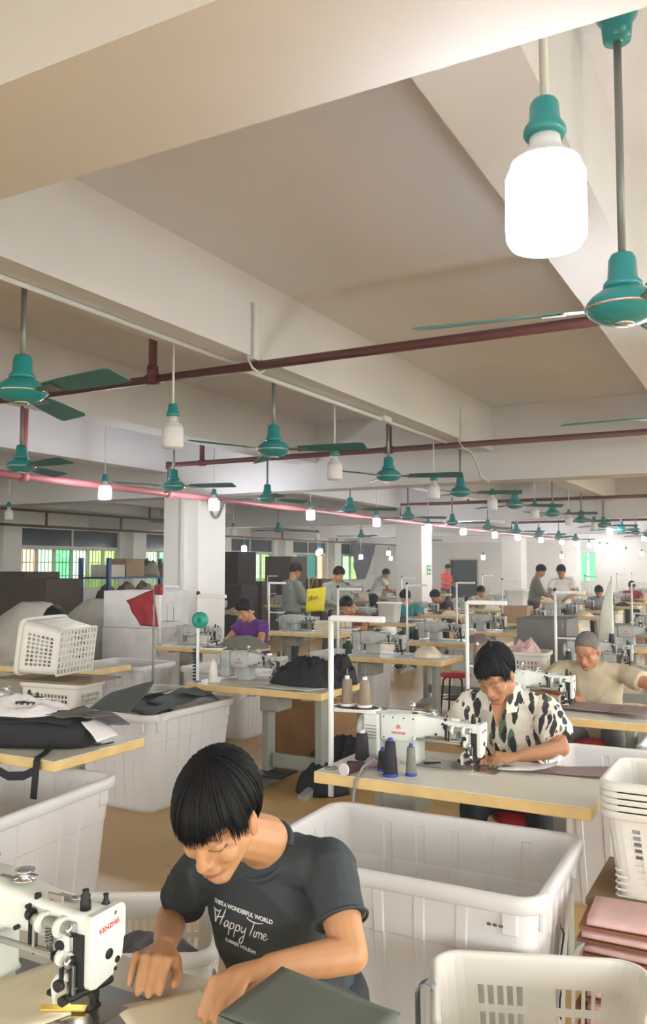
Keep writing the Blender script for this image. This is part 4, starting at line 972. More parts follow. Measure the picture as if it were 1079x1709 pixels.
def build_person(J, label, shirt, pants, base_skin, vox=.010, hi=False, s=1.0, hair='full', hairm=None, sleeve=.55, sleeve_r=1.35, extra_hand=None, hair_th=.014, shirt_fold=.003, name='person', brow=(.02, .015, .012), stub=0, loose=1.0, shoes=True, cap=None, slim=1.0, hs=1.0, group=None, pantsfold=.004):
    """J: joints in world space: head, face, neck, ls, rs, le, re, lw, rw, hip, lk, rk, la, ra (left/right shoulder, elbow, wrist, knee, ankle)"""
    g = {k: Vector(v) for k, v in J.items() if k not in ('roll', 'lhand', 'rhand')}
    org = V3(g['hip'].x, g['hip'].y, 0)
    M = frame(g['head'], g['face'], roll=J.get('roll', 0)); mb = MB(); add_head(mb, M, s, hi)
    sh_ax = (g['ls'] - g['rs']).normalized(); mid = (g['ls'] + g['rs']) / 2; spine = (mid - g['hip']).normalized(); fr = spine.cross(sh_ax) * -1
    if fr.dot(g['face']) < 0: fr = -fr
    fr.normalize(); HW = (g['ls'] - g['rs']).length / 2
    hip_ax = Vector((sh_ax.x, sh_ax.y, 0)).normalized()
    # neck
    nb = g['neck']; hb = M @ (V3(0, -.025, -.075) * s)
    mb.cap(hb, nb, .054 * s, .058 * s); mb.cap(nb, mid - fr * .025, .058 * s, .062 * s)
    def rings(gr, top=1.0):
        H, T = g['hip'], mid; out = []
        for u, w_, d_, ax in ((-.06, .145, .105, hip_ax), (.0, .17, .125, hip_ax), (.22, .155, .12, hip_ax.lerp(sh_ax, .2)), (.45, .160, .122, hip_ax.lerp(sh_ax, .5)), (.68, .172, .122, sh_ax), (.86, .165, .105, sh_ax), (1.0, .135, .080, sh_ax), (1.10, .085, .058, sh_ax)):
            k = HW / .185
            out.append((H.lerp(T, u) + fr * (.018 * math.sin(max(0, min(1, u)) * PI)) , ax, fr, w_ * k * (slim + (1 - slim) * max(0, min(1, u))) + gr, d_ * s * loose + gr))
        return out
    torso(mb, [(c, a, f, hw - .012, hd - .012) for c, a, f, hw, hd in rings(0)])
    nails = []
    for S_, E_, W_, hk in (('ls', 'le', 'lw', 'lhand'), ('rs', 're', 'rw', 'rhand')):
        a, e, w_ = g[S_], g[E_], g[W_]; m1 = a.lerp(e, .45); m2 = e.lerp(w_, .35)
        limb(mb, [a, m1, e], [.052 * s, .046 * s, .038 * s]); limb(mb, [e, m2, w_], [.038 * s, .038 * s, .026 * s])
        if J.get(hk): nails += hand(mb, w_, *J[hk], s=s * hs, fr=.0085 if hs == 1 else .0097)
        else:
            d = (w_ - e).normalized(); q = d.cross(V3(0, 0, 1)).normalized(); k = w_ + d * .03
            mc = [w_ + d * .085 * s + q * x * s for x in (-.03, -.01, .01, .03)]; tp = [p + d * .06 * s + V3(0, 0, -.035) for p in mc]
            hand(mb, w_, mc, tp, [w_ + d * .03 + q * .035 * (1 if S_ == 'rs' else -1), w_ + d * .07 + q * .045 * (1 if S_ == 'rs' else -1), w_ + d * .10 + q * .03 * (1 if S_ == 'rs' else -1) - V3(0, 0, .02)], s, .015, .0095)
    for K_, A_ in (('lk', 'la'), ('rk', 'ra')):
        o_ = hip_ax * (.085 if K_ == 'lk' else -.085); limb(mb, [g['hip'] + o_, g[K_], g[A_]], [.07, .048, .035])
    me = remesh(mb, vox, 5 if hi else 3)
    skin_colour(me, M, base_skin, s, brow, nails, stub)
    body = place_part(name, me, M_SKIN, None, org); body.location = org; tag(body, label, 'person', group)
    # shirt
    sm = MB(); torso(sm, rings(.006)); 
    for S_, E_ in (('ls', 'le'), ('rs', 're')):
        a, e = g[S_], g[E_]; d = e - a
        sm.cap(a, a.lerp(e, .25), .066 * s, .064 * s); b_ = a.lerp(e, sleeve)
        sm.tube([a, a.lerp(e, sleeve * .5), b_], [.064 * s, .060 * s * sleeve_r * .9, .052 * s * sleeve_r], 16)
        sm.cap(mid.lerp(nb, .35) + fr * -.0, a, .062 * s, .060 * s)
    if sleeve > 1:
        for E_, W_ in (('le', 'lw'), ('re', 'rw')): sm.cap(g[E_], g[E_].lerp(g[W_], .85), .05 * s, .04 * s)
    sme = remesh(sm, vox * (1.6 if hi else 1.1), 3); folds(sme, shirt_fold, sum(map(ord, label)) % 97)
    so = place_part('shirt', sme, shirt, body, org)
    # collar ring
    ax = (nb - mid).lerp(hb - nb, .35).normalized(); cen = mid.lerp(nb, .72); u = sh_ax; f2 = ax.cross(u).normalized()
    if f2.dot(fr) < 0: f2 = -f2
    col = [cen + u * math.cos(t) * .073 * s + f2 * (math.sin(t) * .068 * s) + ax * (-.022 * max(0, math.sin(t))) for t in [2 * PI * i / 24 for i in range(25)]]
    place_part('collar', MB().tube(col, .0085, 8, flat=1.3), shirt, body, org)
    # trousers
    pm = MB(); H = g['hip']
    torso(pm, [(H + V3(0, 0, -.08), hip_ax, fr, .15, .11), (H, hip_ax, fr, .176, .13), (H.lerp(mid, .12), hip_ax, fr, .165, .122)])
    for K_, A_ in (('lk', 'la'), ('rk', 'ra')):
        o_ = hip_ax * (.085 if K_ == 'lk' else -.085)
        pm.cap(H + o_, g[K_], .088, .066); pm.tube([g[K_], g[K_].lerp(g[A_], .5), g[A_] + V3(0, 0, .02)], [.066, .062, .056], 14)
    place_part('trousers', remesh(pm, max(vox * 1.3, .011), 3), pants, body, org)
    if shoes:
        fd = Vector((fr.x, fr.y, 0)).normalized()
        for A_ in ('la', 'ra'):
            a = g[A_]; b2 = MB(); b2.cap(V3(a.x, a.y, .035) - fd * .05, V3(a.x, a.y, .035) + fd * .13, .038, .034, 12, 4)
            place_part('shoe', b2, M_BLACK, body, org)
    hm = hairm or M_HAIR
    if hair == 'buzz': place_part('hair', hair_cap(M, s, .004, 'buzz', 44, 12, .015, 3), hm, body, org)
    elif hair == 'cap': place_part('hair', hair_cap(M, s, hair_th, 'full', 36, 12, .10, len(label)), hm, body, org)
    return body, M, so, g, org
SKIN_A = rgb(190, 142, 102); SKIN_B = rgb(172, 124, 90); SKIN_C = rgb(178, 128, 96)
# ---- the man in the dark printed T-shirt
M_TEE = cloth('charcoal_tee', rgb(46, 54, 58), .7, .12, 4, .15, 50)
J1 = dict(head=(-1.080, 1.515, 1.108), face=(.09, -.84, -.53), roll=.02, neck=(-1.062, 1.668, 1.022), ls=(-.922, 1.725, .965), rs=(-1.272, 1.715, .900),
          le=(-.820, 1.630, .832), re=(-1.385, 1.745, .760), lw=(-.925, 1.482, .845), rw=(-1.222, 1.515, .808), hip=(-1.10, 1.93, .55),
          lk=(-.92, 1.62, .50), rk=(-1.22, 1.62, .50), la=(-.93, 1.66, .09), ra=(-1.21, 1.66, .09),
          rhand=([(-1.166, 1.470, .810), (-1.187, 1.458, .818), (-1.210, 1.450, .818), (-1.232, 1.447, .811)],
                 [(-1.148, 1.408, .775), (-1.163, 1.391, .774), (-1.187, 1.388, .774), (-1.222, 1.402, .776)], [(-1.176, 1.495, .796), (-1.150, 1.468, .788), (-1.136, 1.440, .780)]),
          lhand=([(-.998, 1.424, .828), (-.990, 1.450, .834), (-.975, 1.472, .832), (-.958, 1.488, .826)][::1],
                 [(-1.022, 1.380, .773), (-1.003, 1.372, .773), (-.980, 1.372, .774), (-.958, 1.378, .776)], [(-.975, 1.470, .80), (-1.005, 1.445, .790), (-1.028, 1.425, .778)]))
man1, MH1, tee, g1, o1 = build_person(J1, 'man in a dark printed T-shirt bent over the foreground sewing machine', M_TEE, cloth('dark_trousers', rgb(40, 42, 48)), SKIN_A, .0032, True, .99, None, sleeve=.62, sleeve_r=1.12, stub=.35, shirt_fold=.005, slim=.86, hs=1.22)
hb_ = hair_cap(MH1, .99, .011, 'full', 48, 16, .04, 2); hair_strands(hb_, MH1, .99, 1500, seed=4, th=.0145, fringe=.014, asym=.03, wmin=.0012, wmax=.0032, side=.010, earz=.022)
place_part('hair', hb_, M_HAIR, man1, o1)
# print on the chest, laid on the cloth
tv = [v.co.copy() for v in tee.data.vertices]; tp_ = [tuple(p.vertices) for p in tee.data.polygons]; BV = BVHTree.FromPolygons(tv, tp_)
PO = Vector((-1.098, 1.60, .835)) - Vector(o1); PX = Vector((.985, .10, -.13)).normalized(); PN = Vector((.10, -.93, .36)).normalized(); PX = (PX - PN * PX.dot(PN)).normalized(); PY = PN.cross(PX)
def lay(x, y):
    p = PO + PX * x + PY * y; h = BV.ray_cast(p + PN * .25, -PN, .6)
    return (h[0] + PN * .0022) if h[0] is not None else p
M_PRINT = mat('shirt_print', rgb(226, 228, 228), .7)
def lay_text(body, size, x, y, rot=0.0, **k):
    me = text_mesh(body, size, 0, **k); R = Matrix.Rotation(rot, 3, 'Z')
    for v in me.vertices: q = R @ v.co; v.co = lay(q.x + x, q.y + y)
    obj('print_lettering', me, M_PRINT, tee)
lay_text("THIS'S A WONDERFUL WORLD", .0125, -.012, .040, -.02, bold=.0005, spacing=.95)
lay_text('SUMMER HOLIDAY', .0105, -.008, -.034, -.06, bold=.0003, spacing=1.0)
def stroke(mb, pts, u, x0, y0, w=.0014):
    P = []
    Q = [pts[0]] + list(pts) + [pts[-1]]
    for i in range(1, len(Q) - 2):
        for t in (0, .25, .5, .75):
            a, b, c, d = [Vector(q) for q in Q[i - 1:i + 3]]
            P.append(.5 * ((2 * b) + (c - a) * t + (2 * a - 5 * b + 4 * c - d) * t * t + (3 * b - a - 3 * c + d) * t ** 3))
    P.append(Vector(pts[-1])); n = len(P)
    mb.tube([lay(x0 + p.x * u, y0 + p.y * u) for p in P], [w * (.5 + .6 * math.sin(PI * (i + 1) / (n + 1))) for i in range(n)], 5)
sb = MB()
for st in [[(-1.3, 2.2), (-.2, 1.9), (.6, 2.1)], [(-1.0, 2.1), (-.5, 1.0), (-.4, .2), (.0, 1.0), (.6, 2.3)], [(1.7, 2.6), (1.2, 1.2), (.75, 0)], [(-.2, 1.0), (.6, 1.15), (1.6, 1.5)],
           [(2.55, .95), (2.1, .95), (1.7, .4), (1.85, .02), (2.3, .35), (2.65, .95), (2.5, .25), (2.75, .05)],
           [(3.15, 1.0), (2.85, .1), (2.45, -1.1)], [(2.95, .45), (3.35, .95), (3.75, .8), (3.6, .25), (3.15, .02), (2.95, .2)],
           [(4.3, 1.0), (4.0, .1), (3.6, -1.1)], [(4.1, .45), (4.5, .95), (4.9, .8), (4.75, .25), (4.3, .02), (4.1, .2)],
           [(5.35, 1.0), (5.2, .35), (5.4, .05), (5.9, .5), (6.15, 1.0)], [(6.15, 1.0), (5.8, -.2), (5.3, -1.4), (4.75, -1.6), (4.9, -1.0), (5.7, -.3)],
           [(6.3, 2.7), (6.15, 2.45), (6.9, 2.2), (7.9, 2.15), (9.0, 2.4)], [(7.5, 2.2), (7.2, 1.1), (6.85, 0)],
           [(7.7, .95), (7.5, .3), (7.65, .05), (7.9, .3)], [(8.0, .9), (7.9, .05)], [(7.95, .5), (8.3, .95), (8.4, .6), (8.3, .05)], [(8.35, .5), (8.75, .95), (8.85, .5), (8.75, .1), (9.0, .15)],
           [(9.1, .5), (9.5, .6), (9.55, .95), (9.2, .85), (9.1, .3), (9.35, .02), (9.9, .45)]]:
    stroke(sb, st, .0142, -.078, -.004)
o_ = obj('print_script', sb, M_PRINT, tee); o_['kind'] = 'stuff'
# sleeve hems
for S_, E_ in (('ls', 'le'), ('rs', 're')):
    a, e = g1[S_], g1[E_]; b_ = a.lerp(e, .615); d = (e - a).normalized()
    u_ = d.orthogonal().normalized(); w_ = d.cross(u_)
    place_part('sleeve_hem', MB().tube([b_ + (u_ * math.cos(t) + w_ * math.sin(t)) * .0575 for t in [2 * PI * i / 28 for i in range(29)]], .004, 6), M_TEE, man1, o1)

# ---- the man in the floral shirt
def floral():
    m = bpy.data.materials.new('floral_cotton'); m.use_nodes = True; nt = m.node_tree; b = nt.nodes['Principled BSDF']; b.inputs['Roughness'].default_value = .75
    tc = nt.nodes.new('ShaderNodeTexCoord'); nz = nt.nodes.new('ShaderNodeTexNoise'); nz.inputs['Scale'].default_value = 9
    nt.links.new(tc.outputs['Object'], nz.inputs['Vector'])
    ad = nt.nodes.new('ShaderNodeMixRGB'); ad.blend_type = 'ADD'; ad.inputs['Fac'].default_value = .06
    nt.links.new(tc.outputs['Object'], ad.inputs['Color1']); nt.links.new(nz.outputs['Color'], ad.inputs['Color2'])
    last = None; base = (*rgb(226, 222, 208), 1)
    def layer(scale, rotv, sc_, thr, colr, prev, seed):
        mp = nt.nodes.new('ShaderNodeMapping'); mp.inputs['Scale'].default_value = sc_; mp.inputs['Rotation'].default_value = rotv; mp.inputs['Location'].default_value = (seed, seed * 2, seed * 3)
        nt.links.new(ad.outputs['Color'], mp.inputs['Vector'])
        v = nt.nodes.new('ShaderNodeTexVoronoi'); v.inputs['Scale'].default_value = scale; v.inputs['Randomness'].default_value = 1
        nt.links.new(mp.outputs['Vector'], v.inputs['Vector'])
        r = nt.nodes.new('ShaderNodeValToRGB'); r.color_ramp.elements[0].position = thr; r.color_ramp.elements[1].position = thr + .02
        r.color_ramp.elements[0].color = (1, 1, 1, 1); r.color_ramp.elements[1].color = (0, 0, 0, 1)
        nt.links.new(v.outputs['Distance'], r.inputs['Fac'])
        mx = nt.nodes.new('ShaderNodeMixRGB'); mx.inputs['Color2'].default_value = (*colr, 1)
        nt.links.new(r.outputs['Color'], mx.inputs['Fac'])
        if prev is None: mx.inputs['Color1'].default_value = base
        else: nt.links.new(prev, mx.inputs['Color1'])
        return mx.outputs['Color']
    c = layer(13, (0, .5, .3), (1, 1, .55), .26, rgb(196, 190, 172), None, 4.1)
    c = layer(9.5, (0, .6, 0), (2.1, 1, .70), .33, rgb(96, 122, 88), c, 7.7)
    c = layer(10.5, (0, -.7, .2), (2.2, 1, .75), .32, rgb(52, 52, 56), c, 1.3)
    c = layer(11, (0, .9, .4), (2.3, 1, .75), .29, rgb(44, 46, 50), c, 2.9)
    c = layer(30, (0, 0, 0), (1, 1, 1), .12, rgb(206, 170, 168), c, 9.1)
    nt.links.new(c, b.inputs['Base Color']); return m
M_FLORAL = floral()
J2 = dict(head=(-1.165, 3.800, 1.150), face=(-.12, -.80, -.56), roll=.03, neck=(-1.16, 3.945, 1.06), ls=(-.990, 4.00, .985), rs=(-1.350, 4.00, .985),
          le=(-.885, 3.86, .835), re=(-1.41, 3.92, .83), lw=(-1.035, 3.725, .810), rw=(-1.235, 3.735, .815), hip=(-1.16, 4.16, .55),
          lk=(-1.0, 3.92, .50), rk=(-1.32, 3.92, .50), la=(-1.0, 3.98, .09), ra=(-1.32, 3.98, .09),
          lhand=([(-1.108, 3.700, .818), (-1.103, 3.680, .814), (-1.093, 3.662, .805), (-1.078, 3.650, .795)], [(-1.165, 3.675, .785), (-1.158, 3.648, .776), (-1.143, 3.628, .773), (-1.120, 3.622, .772)], [(-1.075, 3.715, .80), (-1.115, 3.72, .795), (-1.150, 3.705, .785)]),
          rhand=([(-1.178, 3.690, .818), (-1.190, 3.675, .82), (-1.205, 3.665, .815), (-1.220, 3.660, .805)], [(-1.172, 3.650, .776), (-1.178, 3.630, .775), (-1.195, 3.618, .774), (-1.218, 3.612, .773)], [(-1.190, 3.715, .80), (-1.170, 3.70, .79), (-1.160, 3.675, .78)]))
man2, MH2, sh2, g2, o2 = build_person(J2, 'man in a cream shirt with dark leaf print sewing at the middle right', M_FLORAL, cloth('dark_trousers', rgb(40, 42, 48)), SKIN_B, .0055, True, 1.0, None, sleeve=.80, sleeve_r=1.5, shirt_fold=.005)
hb_ = hair_cap(MH2, 1.0, .009, 'full', 44, 14, .05, 5); hair_strands(hb_, MH2, 1.0, 800, seed=9, th=.010, fringe=.046, asym=.02, wmin=.002, wmax=.0045, side=.012, earz=.024)
hb_.cap(MH2 @ V3(0, -.04, .125), MH2 @ V3(.004, -.05, .152), .02, .008, 10, 3)
place_part('hair', hb_, M_HAIR, man2, o2)
# open collar flaps, placket, buttons
def quad_sheet(name, pts, th, m, parent, org):
    b = MB(); P = [Vector(p) for p in pts]; n = (P[1] - P[0]).cross(P[2] - P[0]).normalized() * th; k = len(P)
    b.add([p for p in P] + [p + n for p in P], [tuple(range(k))[::-1], tuple(range(k, 2 * k))] + [(i, (i + 1) % k, k + (i + 1) % k, k + i) for i in range(k)])
    return place_part(name, b, m, parent, org)
N2 = g2['neck']
for x in (-1, 1):
    quad_sheet('collar_flap', [N2 + V3(x * .070, -.005, .035), N2 + V3(x * .082, -.055, -.005), N2 + V3(x * .078, -.108, -.075), N2 + V3(x * .030, -.125, -.085), N2 + V3(x * .035, -.088, -.02), N2 + V3(x * .055, -.05, .03)][::x], .004, M_FLORAL, man2, o2)
quad_sheet('open_neck', [N2 + V3(-.034, -.1195, -.055), N2 + V3(0, -.1495, -.15), N2 + V3(.034, -.1195, -.055), N2 + V3(.03, -.075, .0), N2 + V3(-.03, -.075, 0)], .003, mat('chest_skin', SKIN_B, .5), man2, o2)
for k in range(3): place_part('button', MB().lathe([(.005, 0), (.005, .003), (0, .003)], n=10, M=Matrix.Translation(N2 + V3(.004, -.150 + .012 * k, -.17 - .06 * k)) @ Matrix.Rotation(PI / 2, 4, 'X')), M_WHITE, man2, o2)
# ---- the man in beige
J3 = dict(head=(-1.155, 5.83, 1.085), face=(-.10, -.86, -.45), roll=-.04, neck=(-1.165, 5.945, .995), ls=(-.955, 5.985, .930), rs=(-1.365, 5.965, .930),
          le=(-.75, 5.86, .87), re=(-1.45, 5.86, .82), lw=(-.58, 5.70, .83), rw=(-1.27, 5.72, .805), hip=(-1.16, 6.16, .52),
          lk=(-1.0, 5.9, .50), rk=(-1.32, 5.9, .50), la=(-1.0, 5.95, .09), ra=(-1.32, 5.95, .09))
man3, MH3, sh3, g3, o3 = build_person(J3, 'man with cropped grey hair in a beige T-shirt at the right', cloth('beige_tee', rgb(188, 176, 148), .8, .08, 6), cloth('grey_trousers', rgb(90, 92, 94)), SKIN_C, .0052, True, 1.0, 'buzz', hair_mat('grey_stubble', rgb(112, 106, 102), .8), sleeve=.66, sleeve_r=1.4, shirt_fold=.004, brow=(.16, .10, .08))
# ---- people further back
def pose(kind, x, y, rz, lean=0.0, arms=0.0):
    R = Matrix.Rotation(rz, 4, 'Z'); T = Matrix.Translation((x, y, 0))
    if kind == 'sit':
        d = dict(head=(0, -.22 - lean, 1.16 - lean * .4), neck=(0, -.12 - lean * .7, 1.04 - lean * .25), ls=(.175, -.10 - lean * .6, .97 - lean * .2), rs=(-.175, -.10 - lean * .6, .97 - lean * .2), le=(.25, -.24 - lean * .4, .80), re=(-.25, -.24 - lean * .4, .80),
                 lw=(.10 + arms, -.42 - lean * .3, .815), rw=(-.10, -.42 - lean * .3, .815), hip=(0, 0, .53), lk=(.12, -.30, .5), rk=(-.12, -.30, .5), la=(.12, -.25, .09), ra=(-.12, -.25, .09)); f = V3(0, -.82, -.55)
    else:
        d = dict(head=(0, -.10 - lean, 1.57 - lean * .5), neck=(0, -.04 - lean * .8, 1.44 - lean * .35), ls=(.18, -.02 - lean * .7, 1.36 - lean * .3), rs=(-.18, -.02 - lean * .7, 1.36 - lean * .3), le=(.24, -.10 - lean * .8, 1.10 - lean * .1), re=(-.24, -.10 - lean * .8, 1.10 - lean * .1),
                 lw=(.12, -.32 - lean, 1.04 - lean * .2), rw=(-.12, -.32 - lean, 1.04 - lean * .2), hip=(0, 0, .90), lk=(.10, -.03, .48), rk=(-.10, -.03, .48), la=(.10, .02, .09), ra=(-.10, .02, .09)); f = V3(0, -.85, -.45)
    out = {k: T @ R @ Vector(v) for k, v in d.items()}; out['face'] = R.to_3x3() @ f; return out
BG = [('sit', -5.42, 8.40, -.15, .05, 'woman in a purple top sewing beside the first white column', rgb(96, 44, 128), rgb(40, 40, 46), SKIN_A, .55),
      ('sit', -6.22, 6.28, 0, .08, 'person half hidden behind the white basket on its side at left', rgb(60, 58, 58), rgb(50, 50, 50), SKIN_B, .5),
      ('stand', -6.75, 11.35, 2.7, .0, 'standing worker in grey-green shirt seen from behind by the yellow bag', rgb(120, 128, 118), rgb(52, 54, 58), SKIN_B, 1.05),
      ('stand', -6.45, 12.1, 1.2, .12, 'standing worker in pale grey right of the yellow bag', rgb(150, 156, 146), rgb(92, 92, 90), SKIN_A, 1.05),
      ('sit', -8.6, 17.2, -1.2, .05, 'seated worker in a slate-blue shirt reaching left', rgb(104, 116, 138), rgb(50, 52, 58), SKIN_B, .55),
      ('stand', -9.05, 19.3, 2.4, .25, 'bending worker in a white shirt and black trousers by the curtain', rgb(226, 226, 222), rgb(24, 24, 26), SKIN_B, .6),
      ('sit', -5.2, 10.66, -.1, .14, 'woman in a rust-brown top bent over her work', rgb(132, 84, 62), rgb(44, 44, 48), SKIN_C, .6),
      ('sit', -5.38, 12.98, 0, .06, 'worker in a teal shirt with a pale face mask before the second column', rgb(36, 150, 150), rgb(44, 44, 48), SKIN_A, .55),
      ('sit', -5.5, 15.3, -.5, .22, 'worker in dark plum shirt leaning left over the table', rgb(70, 42, 66), rgb(44, 44, 48), SKIN_B, .55),
      ('sit', -5.7, 17.75, .2, .14, 'worker in a cream top beyond the plum-shirted one', rgb(214, 200, 164), rgb(44, 44, 48), SKIN_A, .55),
      ('stand', -9.6, 26.0, 1.3, .0, 'small distant figure in a red top near the dark door', rgb(222, 74, 58), rgb(60, 60, 60), SKIN_C, .5),
      ('stand', -3.72, 16.55, .1, .05, 'standing worker in a white T-shirt at the far right', rgb(228, 228, 226), rgb(60, 62, 66), SKIN_B, .55),
      ('stand', -4.45, 17.2, 1.9, .05, 'standing worker in mottled olive left of the white-shirted one', rgb(120, 118, 104), rgb(70, 70, 66), SKIN_B, 1.05),
      ('sit', -3.35, 18.2, .2, .1, 'seated worker with dark hair far right behind the hanging film', rgb(150, 152, 170), rgb(44, 44, 48), SKIN_B, .55),
      ('sit', -3.35, 22.6, .2, .05, 'seated worker in dark red at the far right edge', rgb(150, 40, 48), rgb(44, 44, 48), SKIN_B, .55)]
for i, (kd, x, y, rz, ln, lb, sc_, pc, sk, sl) in enumerate(BG):
    bd, Mh, so_, gg, oo = build_person(pose(kd, x, y, rz, ln), lb, cloth('bg_shirt_%d' % i, sc_, .8, .15, 7), cloth('bg_pants_%d' % i, pc), sk, .0085 if i < 2 else .011, i < 2 or i in (7,), 1.0, 'cap', sleeve=sl, sleeve_r=1.4, hair_th=.016, shirt_fold=.004)
    if i == 7: place_part('face_mask', MB().ell(Mh @ V3(0, .064, -.058), (.052, .045, .046), 16, 10, Mh.to_3x3()), mat('mask_pale', rgb(206, 214, 216), .8), bd, oo)
# ================================================================== LOOSE THINGS
def heap_mesh(rx, ry, h, seed, n=56, m=18, rough=1.0, fq=9.0):
    mb = MB(); R = []
    for j in range(m + 1):
        q = j / m; ring = []
        for i in range(n):
            a = 2 * PI * i / n; k = 1 + .22 * noise.noise(V3(math.cos(a) * 1.4 + seed * 3.1, math.sin(a) * 1.4, seed))
            r = (1 - q) * k if j else k
            x, y = rx * r * math.cos(a), ry * r * math.sin(a)
            z = h * (1 - min(1, (1 - q)) ** 2.2) ** .7
            nn = V3(x * fq + seed * 5, y * fq, seed * 2.0)
            z *= .72 + .30 * rough * (1 - abs(noise.noise(nn)) * 2.0) + .16 * rough * (.5 - abs(noise.noise(nn * 2.3))) + .05 * rough * noise.noise(nn * 5)
            ring.append((x, y, max(0.0, z)))
        R.append(ring)
    mb.loft(R, True, True); return mb
def heap(name, label, cat, loc, rx, ry, h, m, seed=1, rz=0, rough=1.0, group=None, fq=9.0):
    return tag(obj(name, heap_mesh(rx, ry, h, seed, rough=rough, fq=fq), m, None, loc, (0, 0, rz)), label, cat, group)
def sheet_mb(c, th=.004, amp=.006, n=10, m=8, seed=0, f=7.0):
    """c = four corners; a thin cloth with gentle waves and real thickness"""
    A, B_, C_, D = [Vector(p) for p in c]; top = []; nrm = (B_ - A).cross(D - A).normalized()
    for j in range(m + 1):
        for i in range(n + 1):
            u, v = i / n, j / m; p = (A * (1 - u) + B_ * u) * (1 - v) + (D * (1 - u) + C_ * u) * v
            top.append(p + nrm * amp * (1 + noise.noise(V3(p.x * f + seed, p.y * f, p.z * f + seed))))
    W_ = n + 1; N = len(top); fs = []
    for j in range(m):
        for i in range(n): a = j * W_ + i; fs.append((a, a + 1, a + 1 + W_, a + W_)); fs.append((N + a, N + a + W_, N + a + 1 + W_, N + a + 1))
    bd = [i for i in range(n)] + [n + j * W_ for j in range(m)] + [m * W_ + i for i in range(n, 0, -1)] + [j * W_ for j in range(m, 0, -1)]
    for a, b in zip(bd, bd[1:] + bd[:1]): fs.append((a, N + a, N + b, b))
    return MB().add(top + [p - nrm * th for p in top], fs, True)
def sheet(name, label, cat, c, mt, group=None, **k):
    o = Vector(c[0]); return tag(obj(name, sheet_mb([Vector(p) - o for p in c], **k), mt, None, o), label, cat, group)
def carton(label, loc, sx, sy, sz, col, rz=0, group=None, tape=True):
    t = thing('carton', label, 'box', loc, rz, group); cm = mat('carton_%d_%d_%d' % tuple(int(c * 99) for c in col), col, .75, var=.12, scale=5)
    obj('carton_body', MB().box(-sx / 2, sx / 2, -sy / 2, sy / 2, 0, sz - .004, .004), cm, t)
    for s in (-1, 1): obj('carton_flap', MB().box(-sx / 2, sx / 2, .003 if s > 0 else -sy / 2, sy / 2 if s > 0 else -.003, sz - .004, sz), cm, t)
    if tape: obj('packing_tape', MB().box(-sx / 2 - .001, sx / 2 + .001, -.03, .03, sz, sz + .001), mat('tape', rgb(196, 176, 132), .3), t)
    return t
C_GREEN = cloth('grey_green_cloth', rgb(98, 106, 96), .75, .10, 6, .08, 30); C_CREAM = cloth('cream_leather', rgb(226, 216, 188), .6, .05, 6, .05, 40)
C_BLACK = cloth('black_cloth', rgb(28, 29, 33), .75, .2, 8, .2, 40); C_GREY = cloth('grey_cloth', rgb(92, 92, 98), .8, .15, 7, .15, 40)
C_DGRN = cloth('dark_grey_green', rgb(84, 92, 88), .7, .1, 6, .08, 30); C_MAUVE = cloth('mauve_grey_leather', rgb(142, 124, 122), .6, .06, 6, .06, 40)
C_WHITE = cloth('white_cloth', rgb(226, 224, 220), .8, .05, 8, .1, 40); C_MUST = cloth('mustard_cloth', rgb(176, 146, 62), .8, .25, 12, .2, 30)
C_OLIVE = cloth('olive_cloth', rgb(112, 116, 98), .8, .15, 7, .1, 30)
# ---- on the foreground table
fs = thing('fabric_stack', 'stack of grey-green fabric pieces by the foreground man\'s arm', 'fabric', (-.74, 1.27, .76)); random.seed(8)
poly = [(-.129, -.045), (-.121, .149), (.023, .144), (.146, .10), (.14, -.05), (.0, -.075)]
for k in range(8):
    j = lambda: random.uniform(-.004, .004)
    pp = [(x * (1 - .0 * k) + j(), y + j()) for x, y in poly]
    obj('fabric_piece', MB().prism(pp, .0152 * k, .0152 * k + .0142), C_GREEN, fs)
obj('top_piece', sheet_mb([(-.127, -.047, .1222), (.14, -.06, .1222), (.146, .10, .1222), (-.121, .149, .1222)], .003, .0035, 12, 10, 3, 9), C_GREEN, fs)
sheet('leather_sheet', 'cream panel under the foreground man\'s right hand', 'fabric', [(-1.205, 1.335, .7635), (-.985, 1.215, .7635), (-.935, 1.375, .7635), (-1.10, 1.475, .7635)], C_CREAM, th=.0025, amp=.001, seed=1)
sheet('leather_sheet', 'cream panel lying under the arm of the foreground machine', 'fabric', [(-1.50, 1.20, .768), (-1.32, 1.10, .768), (-1.255, 1.27, .768), (-1.45, 1.44, .768)], C_CREAM, th=.003, amp=.0015, seed=2)
sheet('leather_sheet', 'lower cream panel left of the foreground machine', 'fabric', [(-1.78, 1.02, .7635), (-1.36, 1.0, .7635), (-1.30, 1.2, .7635), (-1.60, 1.42, .7635)], C_CREAM, th=.0025, amp=.001, seed=3)
sheet('leather_strip', 'narrow yellow strip beside the foreground machine\'s presser foot', 'fabric', [(-1.325, 1.262, .773), (-1.315, 1.245, .773), (-1.235, 1.285, .773), (-1.245, 1.302, .773)], cloth('yellow_strip', rgb(232, 196, 96)), th=.003, amp=.0005)
tag(obj('grey_cloth', heap_mesh(.21, .19, .16, 2.3, 90, 30, .45), C_GREY, None, (-1.66, 1.93, .445), (0, 0, .5)), 'grey cloth bundled in the basket behind the foreground man', 'cloth')
